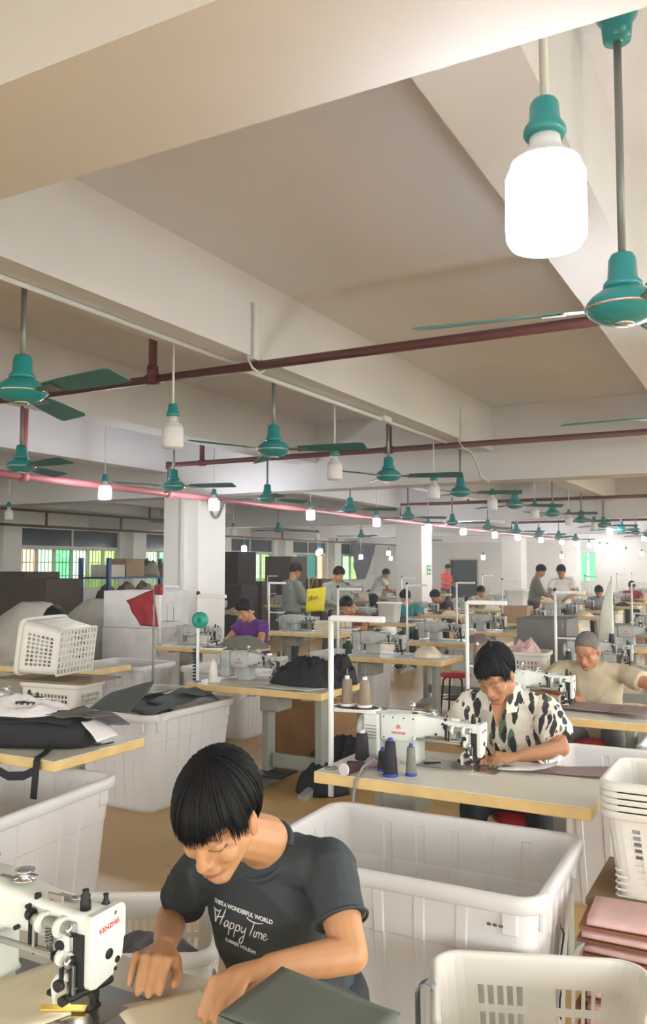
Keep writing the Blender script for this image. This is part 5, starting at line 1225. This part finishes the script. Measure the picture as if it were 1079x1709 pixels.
# ---- on the floral-shirt man's table
for i, (x, y, c, lb, h, r0, r1, bs) in enumerate([(-1.700, 3.50, rgb(34, 34, 38), 'black thread cone with pale top left of the machine', .135, .034, .026, None), (-1.482, 3.325, rgb(28, 30, 38), 'tall black thread cone on a blue base in front of the machine', .15, .031, .022, 1),
                                                  (-1.408, 3.375, rgb(120, 126, 112), 'slim grey-green thread cone on a blue base', .125, .023, .017, 1), (-1.55, 3.40, rgb(38, 38, 44), 'small black spool behind the blue-based cones', .09, .024, .02, 1)]):
    thread_cone((x, y, .76), c, lb, h, r0, r1, bs, group='thread on the floral-shirt man\'s table')
thread_cone((-1.655, 3.225, .786), rgb(70, 36, 44), 'maroon thread cone lying on its side at the table corner', .13, .025, .018, None, rot=(PI / 2 - .0, 0, PI * .9))
tag(obj('fabric_roll', MB().cap((0, 0, 0), (.10, .05, 0), .022, .020, 14, 3), cloth('lilac_cloth', rgb(176, 150, 168)), None, (-1.62, 3.42, .783)), 'small lilac roll lying behind the maroon thread cone', 'fabric')
for x, y, lb in ((.045, .07, 'left brown-grey cone on the floral-shirt man\'s thread stand'), (.13, .075, 'right brown-grey cone on the floral-shirt man\'s thread stand')):
    thread_cone((-1.765 + x, 3.32 + y, .76 + .266), rgb(136, 122, 104), lb, .125, .029, .021)
for x, y, lb in ((.045, .07, 'left brown cone on the thread stand behind the floral-shirt man'), (.13, .075, 'right brown cone on the thread stand behind the floral-shirt man')):
    thread_cone((-1.765 + x, 5.165 + y, .76 + .266), rgb(132, 112, 88), lb, .125, .029, .021)
sheet('leather_strip', 'long mauve-grey strip running off the right end of the floral-shirt man\'s table', 'fabric', [(-1.02, 3.655, .764), (-.45, 3.70, .775), (-.45, 3.87, .80), (-1.0, 3.725, .766)], C_MAUVE, th=.003, amp=.004, n=20, seed=4)
cu = MB(); pr = [(0, 0), (.07, .002), (.14, .008), (.20, .022), (.235, .036), (.255, .05), (.252, .066), (.232, .068)]
cu.loft([[(x, yy + x * .10, z) for yy in (0, .085)] for x, z in pr], True, False, False)
o = tag(obj('curled_lining', cu, mat('lining_white', rgb(226, 222, 226), .6), None, (-1.10, 3.60, .772)), 'white curled lining strip under the floral-shirt man\'s hand', 'fabric'); md = o.modifiers.new('t', 'SOLIDIFY'); md.thickness = .004
tag(obj('screwdriver', MB().tube([(0, 0, 0), (.07, .03, 0)], .006, 8).tube([(.07, .03, 0), (.13, .056, 0)], .003, 6), M_BLACK, None, (-1.74, 3.43, .768)), 'small black tool lying by the black cone', 'tool')
tag(obj('tweezers', MB().tube([(0, 0, 0), (.06, .05, .0)], [.006, .003], 6).tube([(.006, -.006, 0), (.064, .045, .0)], [.005, .003], 6), M_DARK, None, (-1.42, 3.55, .774)), 'dark tweezers on the bed of the floral-shirt man\'s machine', 'tool')
tag(obj('power_cable', MB().tube([(-1.57, 3.42, .80), (-1.56, 3.33, .83), (-1.575, 3.245, .80), (-1.60, 3.222, .74), (-1.61, 3.22, .62), (-1.58, 3.23, .5)], .006, 8), mat('cable_grey', rgb(130, 132, 132), .5)), 'grey cable over the front edge of the floral-shirt man\'s table', 'cable')
# ---- on the beige-shirt man's table
for k, (a, b) in enumerate([((-1.30, 5.36), (-.86, 5.62)), ((-1.25, 5.30), (-.80, 5.58)), ((-.92, 5.22), (-.70, 5.5))]):
    sheet('leather_sheet', 'mauve panel on the beige-shirted man\'s table, %s layer' % ['lowest', 'upper', 'right-hand'][k], 'fabric', [(a[0], a[1], .764 + .008 * k), (b[0], a[1] - .03, .764 + .012 * k), (b[0], b[1], .764 + .012 * k), (a[0] + .05, b[1], .764 + .008 * k)], C_MAUVE, th=.003, amp=.006, seed=k * 3)
# ---- left table: black bag, plastic sack, straps
bg_ = thing('black_bag', 'soft black fabric bag lying on the left table with its straps loose', 'bag', (-3.36, 3.06, .76), math.radians(22))
R_ = lambda x, hy, h: [(x, y, z + .0) for y, z in rrect(hy, h / 2, min(h * .45, .045), 4, 0, h / 2)]
obj('bag_body', MB().loft([R_(-.40, .10, .10), R_(-.36, .15, .145), R_(-.15, .17, .15), R_(.12, .165, .14), R_(.29, .15, .125), R_(.34, .11, .10)]), C_BLACK, bg_)
obj('bag_flap', MB().loft([[(x, y, .148 + .012 * math.sin(x * 14) - (.5 * (y) ** 2)) for y in (-.16, -.08, 0, .08, .15)] + [(x, y, .138 + .012 * math.sin(x * 14) - (.5 * (y) ** 2)) for y in (.15, .08, 0, -.08, -.16)] for x in (-.36, -.2, 0, .15, .28)], True, True), C_BLACK, bg_)
obj('bag_lining', heap_mesh(.13, .07, .05, 6.6), cloth('lining_plum', rgb(92, 74, 92), .5, .5, 30), bg_, (.08, -.02, .13))
def ribbon(mb, pts, w_, th=.003):
    P = [Vector(p) for p in pts]; rings = []
    for i, p in enumerate(P):
        d = (P[min(i + 1, len(P) - 1)] - P[max(i - 1, 0)]).normalized(); s_ = V3(*w_).normalized() * (V3(*w_).length / 2); n = d.cross(s_).normalized() * th / 2
        rings.append([p - s_ - n, p + s_ - n, p + s_ + n, p - s_ + n])
    mb.loft(rings, False, True)
BI = (Matrix.Translation((-3.36, 3.06, .76)) @ Matrix.Rotation(math.radians(22), 4, 'Z')).inverted(); BW = lambda *p: BI @ Vector(p)
for pts, wd in (([(-3.13, 3.0, .775), (-3.07, 2.90, .767), (-3.04, 2.835, .766), (-3.03, 2.818, .752), (-3.03, 2.812, .68), (-3.035, 2.808, .585)], (.04, .0, 0)),
                ([(-3.03, 2.815, .715), (-3.09, 2.80, .685), (-3.18, 2.79, .675), (-3.28, 2.79, .70), (-3.34, 2.80, .75), (-3.36, 2.84, .772)], (0, .0, .04)),
                ([(-3.02, 3.16, .768), (-2.98, 3.20, .766), (-2.95, 3.24, .772)], (.02, -.02, 0))):
    st_ = MB(); ribbon(st_, [BW(*p) for p in pts], tuple(BI.to_3x3() @ Vector(wd))); obj('bag_strap', st_, C_BLACK, bg_)
M_POLY = mat('white_poly', rgb(226, 222, 222), .35, var=.06, scale=12, bump=.4, bscale=14)
ps = thing('plastic_sack', 'crumpled white plastic sack with black print on the black bag', 'sack', (-3.42, 3.08, .885), math.radians(14))
obj('sack_body', heap_mesh(.30, .16, .105, 3.7, 60, 20, 1.0, 10), M_POLY, ps)
pk = MB()
for k in range(7): x = .0 + .016 * k; pk.box(x, x + .010, -.062 + .008 * (k % 2), -.030, .068, .083, .0)
for k in range(5): pk.box(.012 + .02 * k, .026 + .02 * k, .01, .03, .094, .0985)
o = obj('sack_print', pk, M_BLACK, ps); o['kind'] = 'stuff'
for k, (cn, mm, lb) in enumerate([([(-3.22, 3.02, .905), (-3.0, 3.10, .90), (-2.96, 3.26, .885), (-3.15, 3.24, .92)], cloth('taupe_cloth', rgb(108, 100, 92)), 'taupe cloth scrap on the right end of the black bag'),
                                  ([(-3.05, 3.14, .91), (-2.925, 3.16, .86), (-2.90, 3.30, .85), (-3.03, 3.28, .91)], C_GREY, 'grey cloth scrap hanging off the black bag'),
                                  ([(-3.04, 3.10, .88), (-2.95, 3.12, .79), (-2.93, 3.24, .80), (-3.02, 3.22, .88)], C_WHITE, 'white scrap hanging below the grey one on the black bag')]):
    sheet('cloth_scrap', lb, 'cloth', cn, mm, amp=.012, seed=k * 5, f=14)
# ---- bins and heaps on the left
for k, (cn, lb) in enumerate([([(-4.30, 4.40, .60), (-3.88, 4.42, .64), (-3.92, 4.72, .82), (-4.28, 4.68, .72)], 'grey-green sheet standing up at the near end of the full bin'), ([(-4.15, 4.52, .63), (-3.76, 4.50, .62), (-3.78, 4.95, .67), (-4.2, 5.0, .68)], 'grey-green sheet spread flat in the full bin'),
                              ([(-4.0, 4.72, .66), (-3.76, 4.70, .64), (-3.76, 5.2, .69), (-4.06, 5.2, .70)], 'upper grey-green sheet in the full bin'), ([(-3.98, 4.98, .69), (-3.72, 5.0, .70), (-3.66, 5.18, .62), (-3.9, 5.22, .72)], 'grey-green sheet poking over the right rim of the full bin'),
                              ([(-4.32, 4.72, .66), (-4.05, 4.78, .68), (-4.05, 5.1, .70), (-4.3, 5.08, .64)], 'grey-green sheet at the left of the full bin')]):
    sheet('fabric_sheet', lb, 'fabric', cn, C_DGRN, amp=.022, seed=k * 4 + 1, f=6)
heap('fabric_offcuts', 'loose grey offcuts filling the bin of grey-green sheets', 'fabric', (-4.02, 4.87, .22), .24, .36, .38, C_DGRN, 4.4)
hb = heap('black_cloth', 'rumpled black cloth heaped on the table right of the grey machine', 'cloth', (-3.10, 5.50, .77), .30, .19, .15, C_BLACK, 1.7, .2, 1.9, fq=12)
heap('black_cloth', 'lower fold of black cloth at the table\'s right corner', 'cloth', (-2.92, 5.66, .77), .14, .12, .17, C_BLACK, 5.2, 0, 1.8, fq=15)
sheet('cloth_scrap', 'pale grey scrap under the black cloth', 'cloth', [(-3.42, 5.22, .765), (-2.95, 5.20, .765), (-2.90, 5.42, .768), (-3.30, 5.44, .768)], cloth('pale_grey', rgb(190, 194, 186)), amp=.006, seed=3)
sheet('cloth_scrap', 'pale scrap hanging over the front edge below the black cloth', 'cloth', [(-3.50, 5.165, .66), (-3.42, 5.165, .70), (-3.26, 5.25, .772), (-3.36, 5.28, .772)], cloth('pale_grey', rgb(190, 194, 186)), amp=.004, seed=7)
carton('brown carton behind the leg of the black-cloth table', (-3.62, 6.45, 0), .62, .5, .52, rgb(150, 112, 72))
for k, (x, y, rx, ry, h) in enumerate([(-3.05, 6.0, .34, .24, .30), (-2.72, 6.3, .22, .2, .42), (-3.0, 5.5, .2, .16, .2)]):
    heap('black_bundle', ['wide black bundle on the floor behind the black-cloth table', 'upright black bundle on the floor left of the thread stand', 'low black bundle under the black-cloth table'][k], 'bundle', (x, y, 0), rx, ry, h, C_BLACK, k + 8.3)
heap('grey_cloth', 'grey-green cloth draped on the table right of the woman in purple', 'cloth', (-5.12, 7.62, .765), .30, .2, .15, C_OLIVE, 2.9, .3, .5)
sheet('cloth_scrap', 'white flat piece at the front of the purple-dressed woman\'s table', 'cloth', [(-5.5, 7.42, .768), (-5.08, 7.42, .768), (-5.08, 7.56, .772), (-5.5, 7.54, .772)], C_WHITE, amp=.006)
cs = thing('fabric_stack', 'stack of cream pieces on the table behind the woman in purple', 'fabric', (-5.28, 9.98, .76))
for k in range(7): obj('fabric_piece', MB().box(-.22 + .01 * (k % 3), .22, -.15, .15 - .012 * (k % 2), .022 * k, .022 * k + .019, .006), C_CREAM, cs)
mbk = make_basket(.5, .4, .40, 'cream basket of mustard cloth in the aisle', (-4.62, 8.05, 0), .1, cols=(9, 7), rows=5, slot=.6)
heap('mustard_cloth', 'mustard-yellow cloth heaped in the cream basket', 'cloth', (-4.62, 8.05, .24), .20, .15, .36, C_MUST, 3.1)
# ---- back left: cartons, sacks, rack, red hanging cloth
for k in range(3): carton('white carton in the stack left of the first column, %s' % ['bottom', 'middle', 'top'][k], (-7.05 + .02 * k, 8.25, .448 * k), .86, .6, .445, rgb(214, 212, 212), .03 * (k - 1), 'white cartons', False)
M_SACK = mat('translucent_sack', rgb(178, 174, 164), .4, var=.15, scale=6, bump=.5, bscale=9)
def sack_mesh(r, h, seed):
    R = []; n = 40
    for j in range(19):
        q = j / 18; w_ = (.82 + .30 * math.sin(q * 2.3)) * (1 - max(0, q - .62) ** 1.6 * 3.2) * r
        R.append([(w_ * k * math.cos(a), w_ * k * math.sin(a) * .85, h * q + .03 * noise.noise(V3(math.cos(a), math.sin(a), q * 3 + seed)) * (0 < j))
                  for a in [2 * PI * i / n for i in range(n)] for k in [1 + .10 * noise.noise(V3(math.cos(a) * 2.2, math.sin(a) * 2.2, q * 3.5 + seed)) + .03 * noise.noise(V3(math.cos(a) * 7, math.sin(a) * 7, q * 9 + seed))]])
    return MB().loft(R, True, True)
tag(obj('poly_sack', sack_mesh(.56, 1.22, 6.1), M_SACK, None, (-7.75, 7.15, 0)), 'bulging translucent sack at the far left edge', 'sack')
tag(obj('poly_sack', sack_mesh(.50, 1.20, 2.2), M_SACK, None, (-8.1, 8.55, 0)), 'second translucent sack behind the upturned basket', 'sack')
for k, (x, y, sx, sy, h) in enumerate([(-10.3, 9.2, .9, .7, .78), (-10.3, 9.2, .9, .7, .77), (-9.55, 9.05, .62, .7, .74), (-9.55, 9.05, .62, .7, .72)]):
    carton('dark brown carton at the far left, %s' % ['lower left', 'upper left', 'lower right', 'upper right'][k], (x, y, .79 * (k % 2) if k < 2 else .742 * (k % 2)), sx, sy, h, rgb(70, 58, 48), 0, 'dark cartons', False)
rk = thing('storage_rack', 'blue steel rack with boxes and bundles in front of the left windows', 'rack', (-9.75, 11.2, 0)); M_BLUE = mat('rack_blue', rgb(34, 62, 120), .45)
for x in (-.3, .3):
    for y in (-1.0, 1.0): obj('upright', MB().box(x - .03, x + .03, y - .03, y + .03, 0, 1.78), M_BLUE, rk)
for z in (.5, 1.0, 1.44): obj('shelf', MB().box(-.3, .3, -1.0, 1.0, z, z + .03), M_BLUE, rk)
carton('brown box on the top shelf of the blue rack', (-9.75, 10.95, 1.471), .4, .45, .30, rgb(150, 128, 100)); carton('pale box on the top shelf of the blue rack', (-9.75, 10.5, 1.471), .4, .38, .2, rgb(196, 190, 178))
for k, (y, z, h, c) in enumerate([(11.5, 1.471, .3, rgb(140, 136, 116)), (11.95, 1.471, .22, rgb(150, 128, 100)), (10.5, 1.031, .3, rgb(110, 96, 80)), (10.95, 1.031, .33, rgb(130, 110, 84)), (11.4, 1.031, .36, rgb(150, 140, 118)), (11.9, 1.031, .26, rgb(90, 96, 92)), (10.9, .531, .3, rgb(120, 116, 108)), (11.6, .531, .34, rgb(140, 140, 130))]):
    heap('cloth_bundle', '%s bundle on the blue rack, %s' % (['khaki', 'tan', 'brown', 'ochre', 'beige', 'slate', 'grey', 'pale grey'][k], ['top shelf centre', 'top shelf right end', 'middle shelf left end', 'middle shelf left of centre', 'middle shelf right of centre', 'middle shelf right end', 'low shelf left', 'low shelf right'][k]), 'bundle', (-9.75, y, z), .22, .2, h, cloth('bundle_%d' % k, c), k + 1.3)
def pole(label, loc, h, base=.0):
    t = thing('hanging_pole', label, 'pole', loc); obj('pole', MB().tube([(0, 0, base), (0, 0, h)], .012, 8), M_LEG, t); obj('pole_foot', MB().lathe([(.12, 0), (.12, .015), (.03, .03), (.014, .05)], n=16), M_DARK, t)
    obj('hook_arm', MB().tube([(0, 0, h - .03), (.10, -.02, h - .02), (.12, -.02, h)], .007, 6), M_LEG, t); return t
pole('slim pole carrying the red cloth on the left', (-5.36, 6.42, 0), 1.44)
tag(obj('red_cloth', sheet_mb([(-.28, -.06, -.07), (-.005, 0, .04), (.04, .02, -.32), (-.13, -.02, -.31)], .03, .03, 12, 10, 2, 11), cloth('red_fabric', rgb(150, 32, 42), .7), None, (-5.365, 6.40, 1.38)), 'red cloth pouch hanging on the slim pole at left', 'cloth')
tag(obj('red_tag', MB().box(-.0, .09, -.03, .01, -.07, .03, .01), cloth('red_fabric', rgb(150, 32, 42), .7), None, (-5.34, 6.42, 1.44)), 'small red pad on top of the slim pole at left', 'cloth')
mf = thing('mini_fan', 'small round teal fan clipped to the thread stand in front of the woman in purple', 'fan', (-3.93, 5.25, 1.235), math.radians(25))
obj('fan_shell', MB().lathe([(0, -.03), (.04, -.028), (.062, -.012), (.064, .012), (.05, .024), (0, .026)], n=24, axis='y'), mat('teal_plastic', rgb(30, 150, 128), .4), mf); obj('fan_hub', MB().lathe([(0, -.036), (.018, -.034), (.018, -.028)], n=14, axis='y'), mat('teal_plastic2', rgb(20, 120, 104), .4), mf)
obj('clip', MB().tube([(0, .02, 0), (-.03, .03, .0)], .008, 6), M_DARK, mf)
thread_cone((-3.86, 5.33, .76), rgb(224, 222, 206), 'white thread cone below the teal mini fan', .16, .035, .028)
pole('grey pole carrying the yellow bag', (-6.08, 10.75, 0), 1.50)
yb = thing('tote_bag', 'bright yellow plastic tote hanging on a grey pole', 'bag', (-5.96, 10.72, .98), .15)
obj('bag_body', sheet_mb([(-.14, 0, 0), (.13, 0, .02), (.16, .0, .37), (-.12, 0, .33)], .05, .02, 8, 8, 2, 6), mat('yellow_poly', rgb(238, 222, 30), .4, var=.06, scale=9), yb)
for s in (-1, 1): obj('bag_handle', MB().tube([(-.02 + .05 * s, .0, .34), (-.0 + .03 * s, 0, .46), (0, 0, .51)], .006, 6), mat('yellow_poly2', rgb(150, 140, 30), .4), yb)
q = MB()
for k in range(4): q.box(-.08 + .04 * k, -.055 + .04 * k, -.072, -.066, .16 + .01 * k, .22 + .02 * (k % 2), 0)
o = obj('bag_print', q, mat('bag_ink', rgb(150, 130, 24), .5), yb); o['kind'] = 'stuff'
def tub(label, loc, r=.17, h=.32):
    t = thing('plastic_tub', label, 'tub', loc); obj('tub_body', MB().loft([[(x * k, y * k, z) for x, y in rrect(r, r * .8, .05, 4)] for k, z in ((.75, 0), (.82, .02), (.97, h - .03), (1.05, h - .028), (1.06, h), (.98, h), (.95, h - .02), (.78, .015))], True, True), M_WHITE, t)
tub('white tub on the table of the teal-shirted worker', (-5.42, 12.16, .762)); tub('white tub on a carton at the right of the third column', (-3.70, 13.26, 1.02), .17, .26); carton('low carton under the white tub at the right', (-3.70, 13.26, .762), .42, .36, .255, rgb(170, 140, 104))
# ---- right rear
fp_ = thing('film_roll', 'pale plastic film hanging behind the man in beige', 'film', (-1.70, 9.74, .76)); M_FILM = mat('plastic_film', rgb(206, 212, 196), .35, var=.05, scale=10, bump=.3, bscale=15)
obj('film_sheet', MB().loft([[(x, y, z) for x, y in rrect(w_, w_ * .35, w_ * .3, 3, cx, 0)] for z, w_, cx in ((.0, .09, -.03), (.2, .085, -.02), (.45, .06, 0), (.68, .025, .035), (.72, .012, .04))], True, True), M_FILM, fp_); obj('film_pole', MB().tube([(.045, .03, -.02), (.045, .03, .78)], .01, 8), M_CLEG, fp_)
make_basket(.46, .38, .34, 'small white basket of pink scraps behind the floral-shirt man', (-2.16, 8.05, .50), .1, cols=(8, 6), rows=5, slot=.6); carton('carton under the basket of pink scraps', (-2.16, 8.05, 0), .52, .45, .495, rgb(160, 126, 84))
heap('pink_scraps', 'pale pink scraps heaped in the small basket', 'fabric', (-2.16, 8.05, .66), .18, .14, .30, M_PINKF, 7.9)
carton('tall grey carton behind the basket of pink scraps', (-2.12, 8.75, 0), .5, .55, 1.12, rgb(108, 106, 104), 0, None, False)
sheet('curtain', 'dark slate curtain drawn across the far window', 'curtain', [(-17.3, 34.7, 2.78), (-17.3, 37.6, 2.9), (-17.3, 36.3, 1.05), (-17.3, 35.3, 1.0)], cloth('curtain_slate', rgb(96, 96, 110), .8, .2, 6), amp=.12, th=.02, n=16, m=12, f=2.2)
for k, (x, y, sx, sy, h, c) in enumerate([(-12.0, 17.4, .8, .8, 2.0, rgb(52, 44, 40)), (-12.0, 18.35, .9, .7, 1.25, rgb(92, 70, 58)), (-11.6, 19.25, .8, .8, 1.9, rgb(96, 84, 72)), (-11.3, 16.55, .7, .7, 1.2, rgb(60, 50, 46)), (-11.2, 20.2, .8, .8, 1.3, rgb(104, 76, 62))]):
    carton('tall dark carton stack behind the first column, %s from the left' % ORD[k], (x, y, 0), sx, sy, h, c, 0, 'dark cartons', False)
# ---- clutter on the far tables
random.seed(21); CL = [C_GREY, C_CREAM, C_OLIVE, C_BLACK, C_WHITE, M_PINKF, C_MAUVE]; CN = ['grey', 'cream', 'olive', 'black', 'white', 'pink', 'mauve']
far = [(-3.97, y, 'red stool row') for y in [7.46, 9.24] + YS] + [(-1.80, y, 'row behind the beige-shirted man') for y in (7.45, 9.6, 11.8)] + [(-6.2, y, 'row behind the woman in purple') for y in (9.7, 12.0, 14.3, 16.7, 19.1, 21.5, 24.0, 26.6)] + [(-10.4, y, 'row left of the columns') for y in (13.5, 16.3, 19.2, 22, 25)] + [(-13.4, y, 'row near the windows') for y in (19, 22.5, 26)]
cnt = {}
for x0, y0, wh in far:
    cnt[wh] = cnt.get(wh, 0) + 1; r_ = ORD[cnt[wh] - 1]; k = random.randrange(7)
    heap('cloth_heap', '%s cloth heap on the %s table of the %s' % (CN[k], r_, wh), 'cloth', (x0 + random.uniform(.86, .98), y0 + random.uniform(.25, .42), .761), random.uniform(.13, .2), random.uniform(.1, .16), random.uniform(.05, .12), CL[k], random.uniform(1, 30), random.uniform(0, 3), .7, group='cloth heaps on tables')
    c_ = random.choice([rgb(30, 30, 34), rgb(36, 52, 48), rgb(84, 50, 74), rgb(220, 216, 204), rgb(150, 130, 104), rgb(190, 160, 60)])
    cw = 'dark' if sum(c_) < .5 else 'pale'
    thread_cone((x0 + .14, y0 + .12, .76), c_, '%s thread cone on the %s table of the %s' % (cw, r_, wh), .15, .036, .024, group='thread cones on tables')
    if random.random() < .6:
        cl = random.choice([rgb(160, 126, 84), rgb(196, 190, 180), rgb(120, 112, 104), rgb(212, 214, 214)])
        carton('carton under the %s table in the %s' % (r_, wh), (x0 + .55, y0 + .34, .0 if random.random() < 2 else 0), .45, .2, .085, cl, 0, 'cartons under tables') if False else carton('carton on the floor by the %s table of the %s' % (r_, wh), (x0 + 1.42, y0 + .2, 0), .36, .34, random.uniform(.3, .62), cl, random.uniform(-.2, .2), 'cartons in the aisles') if x0 > -5 and x0 < -2 and y0 > 10 else None
for k, (x, y, h) in enumerate([(-14.6, 16.2, .9), (-15.2, 20.5, 1.1), (-14.8, 24.5, 1.0), (-15.0, 29, 1.1), (-12.0, 30, 1.0)]):
    heap('fabric_pile', 'large mottled fabric pile along the window wall, %s from the left' % ORD[k], 'fabric', (x, y, 0), .9, .7, h, [C_OLIVE, C_GREY, cloth('bundle_1', rgb(150, 128, 100)), C_GREY, C_OLIVE][k], k * 2.7 + 1, 0, .8)

tag(obj('coiled_cable', MB().tube([(-3.985 + .016 * math.cos(k * .7), 5.265 + .016 * math.sin(k * .7), .765 + .0028 * k) for k in range(90)], .005, 6), mat('cable_navy', rgb(40, 44, 70), .6)), 'dark coiled cable around the thread stand with the teal mini fan', 'cable')

# ---- thin dust haze that fills the hall
hz = MB().box(XL - .45, XR + .45, YB - .45, YF + .45, -.235, ZC + .25)
hm_ = bpy.data.materials.new('dust_haze'); hm_.use_nodes = True; nt = hm_.node_tree; nt.nodes.remove(nt.nodes['Principled BSDF'])
vs_ = nt.nodes.new('ShaderNodeVolumeScatter'); vs_.inputs['Density'].default_value = .0065; vs_.inputs['Color'].default_value = (.95, .96, 1, 1); vs_.inputs['Anisotropy'].default_value = .55
nt.links.new(vs_.outputs[0], nt.nodes['Material Output'].inputs['Volume'])
ho = obj('haze', hz, hm_); ho['kind'] = 'stuff'; tag(ho, 'thin bright dust haze filling the hall', 'haze')
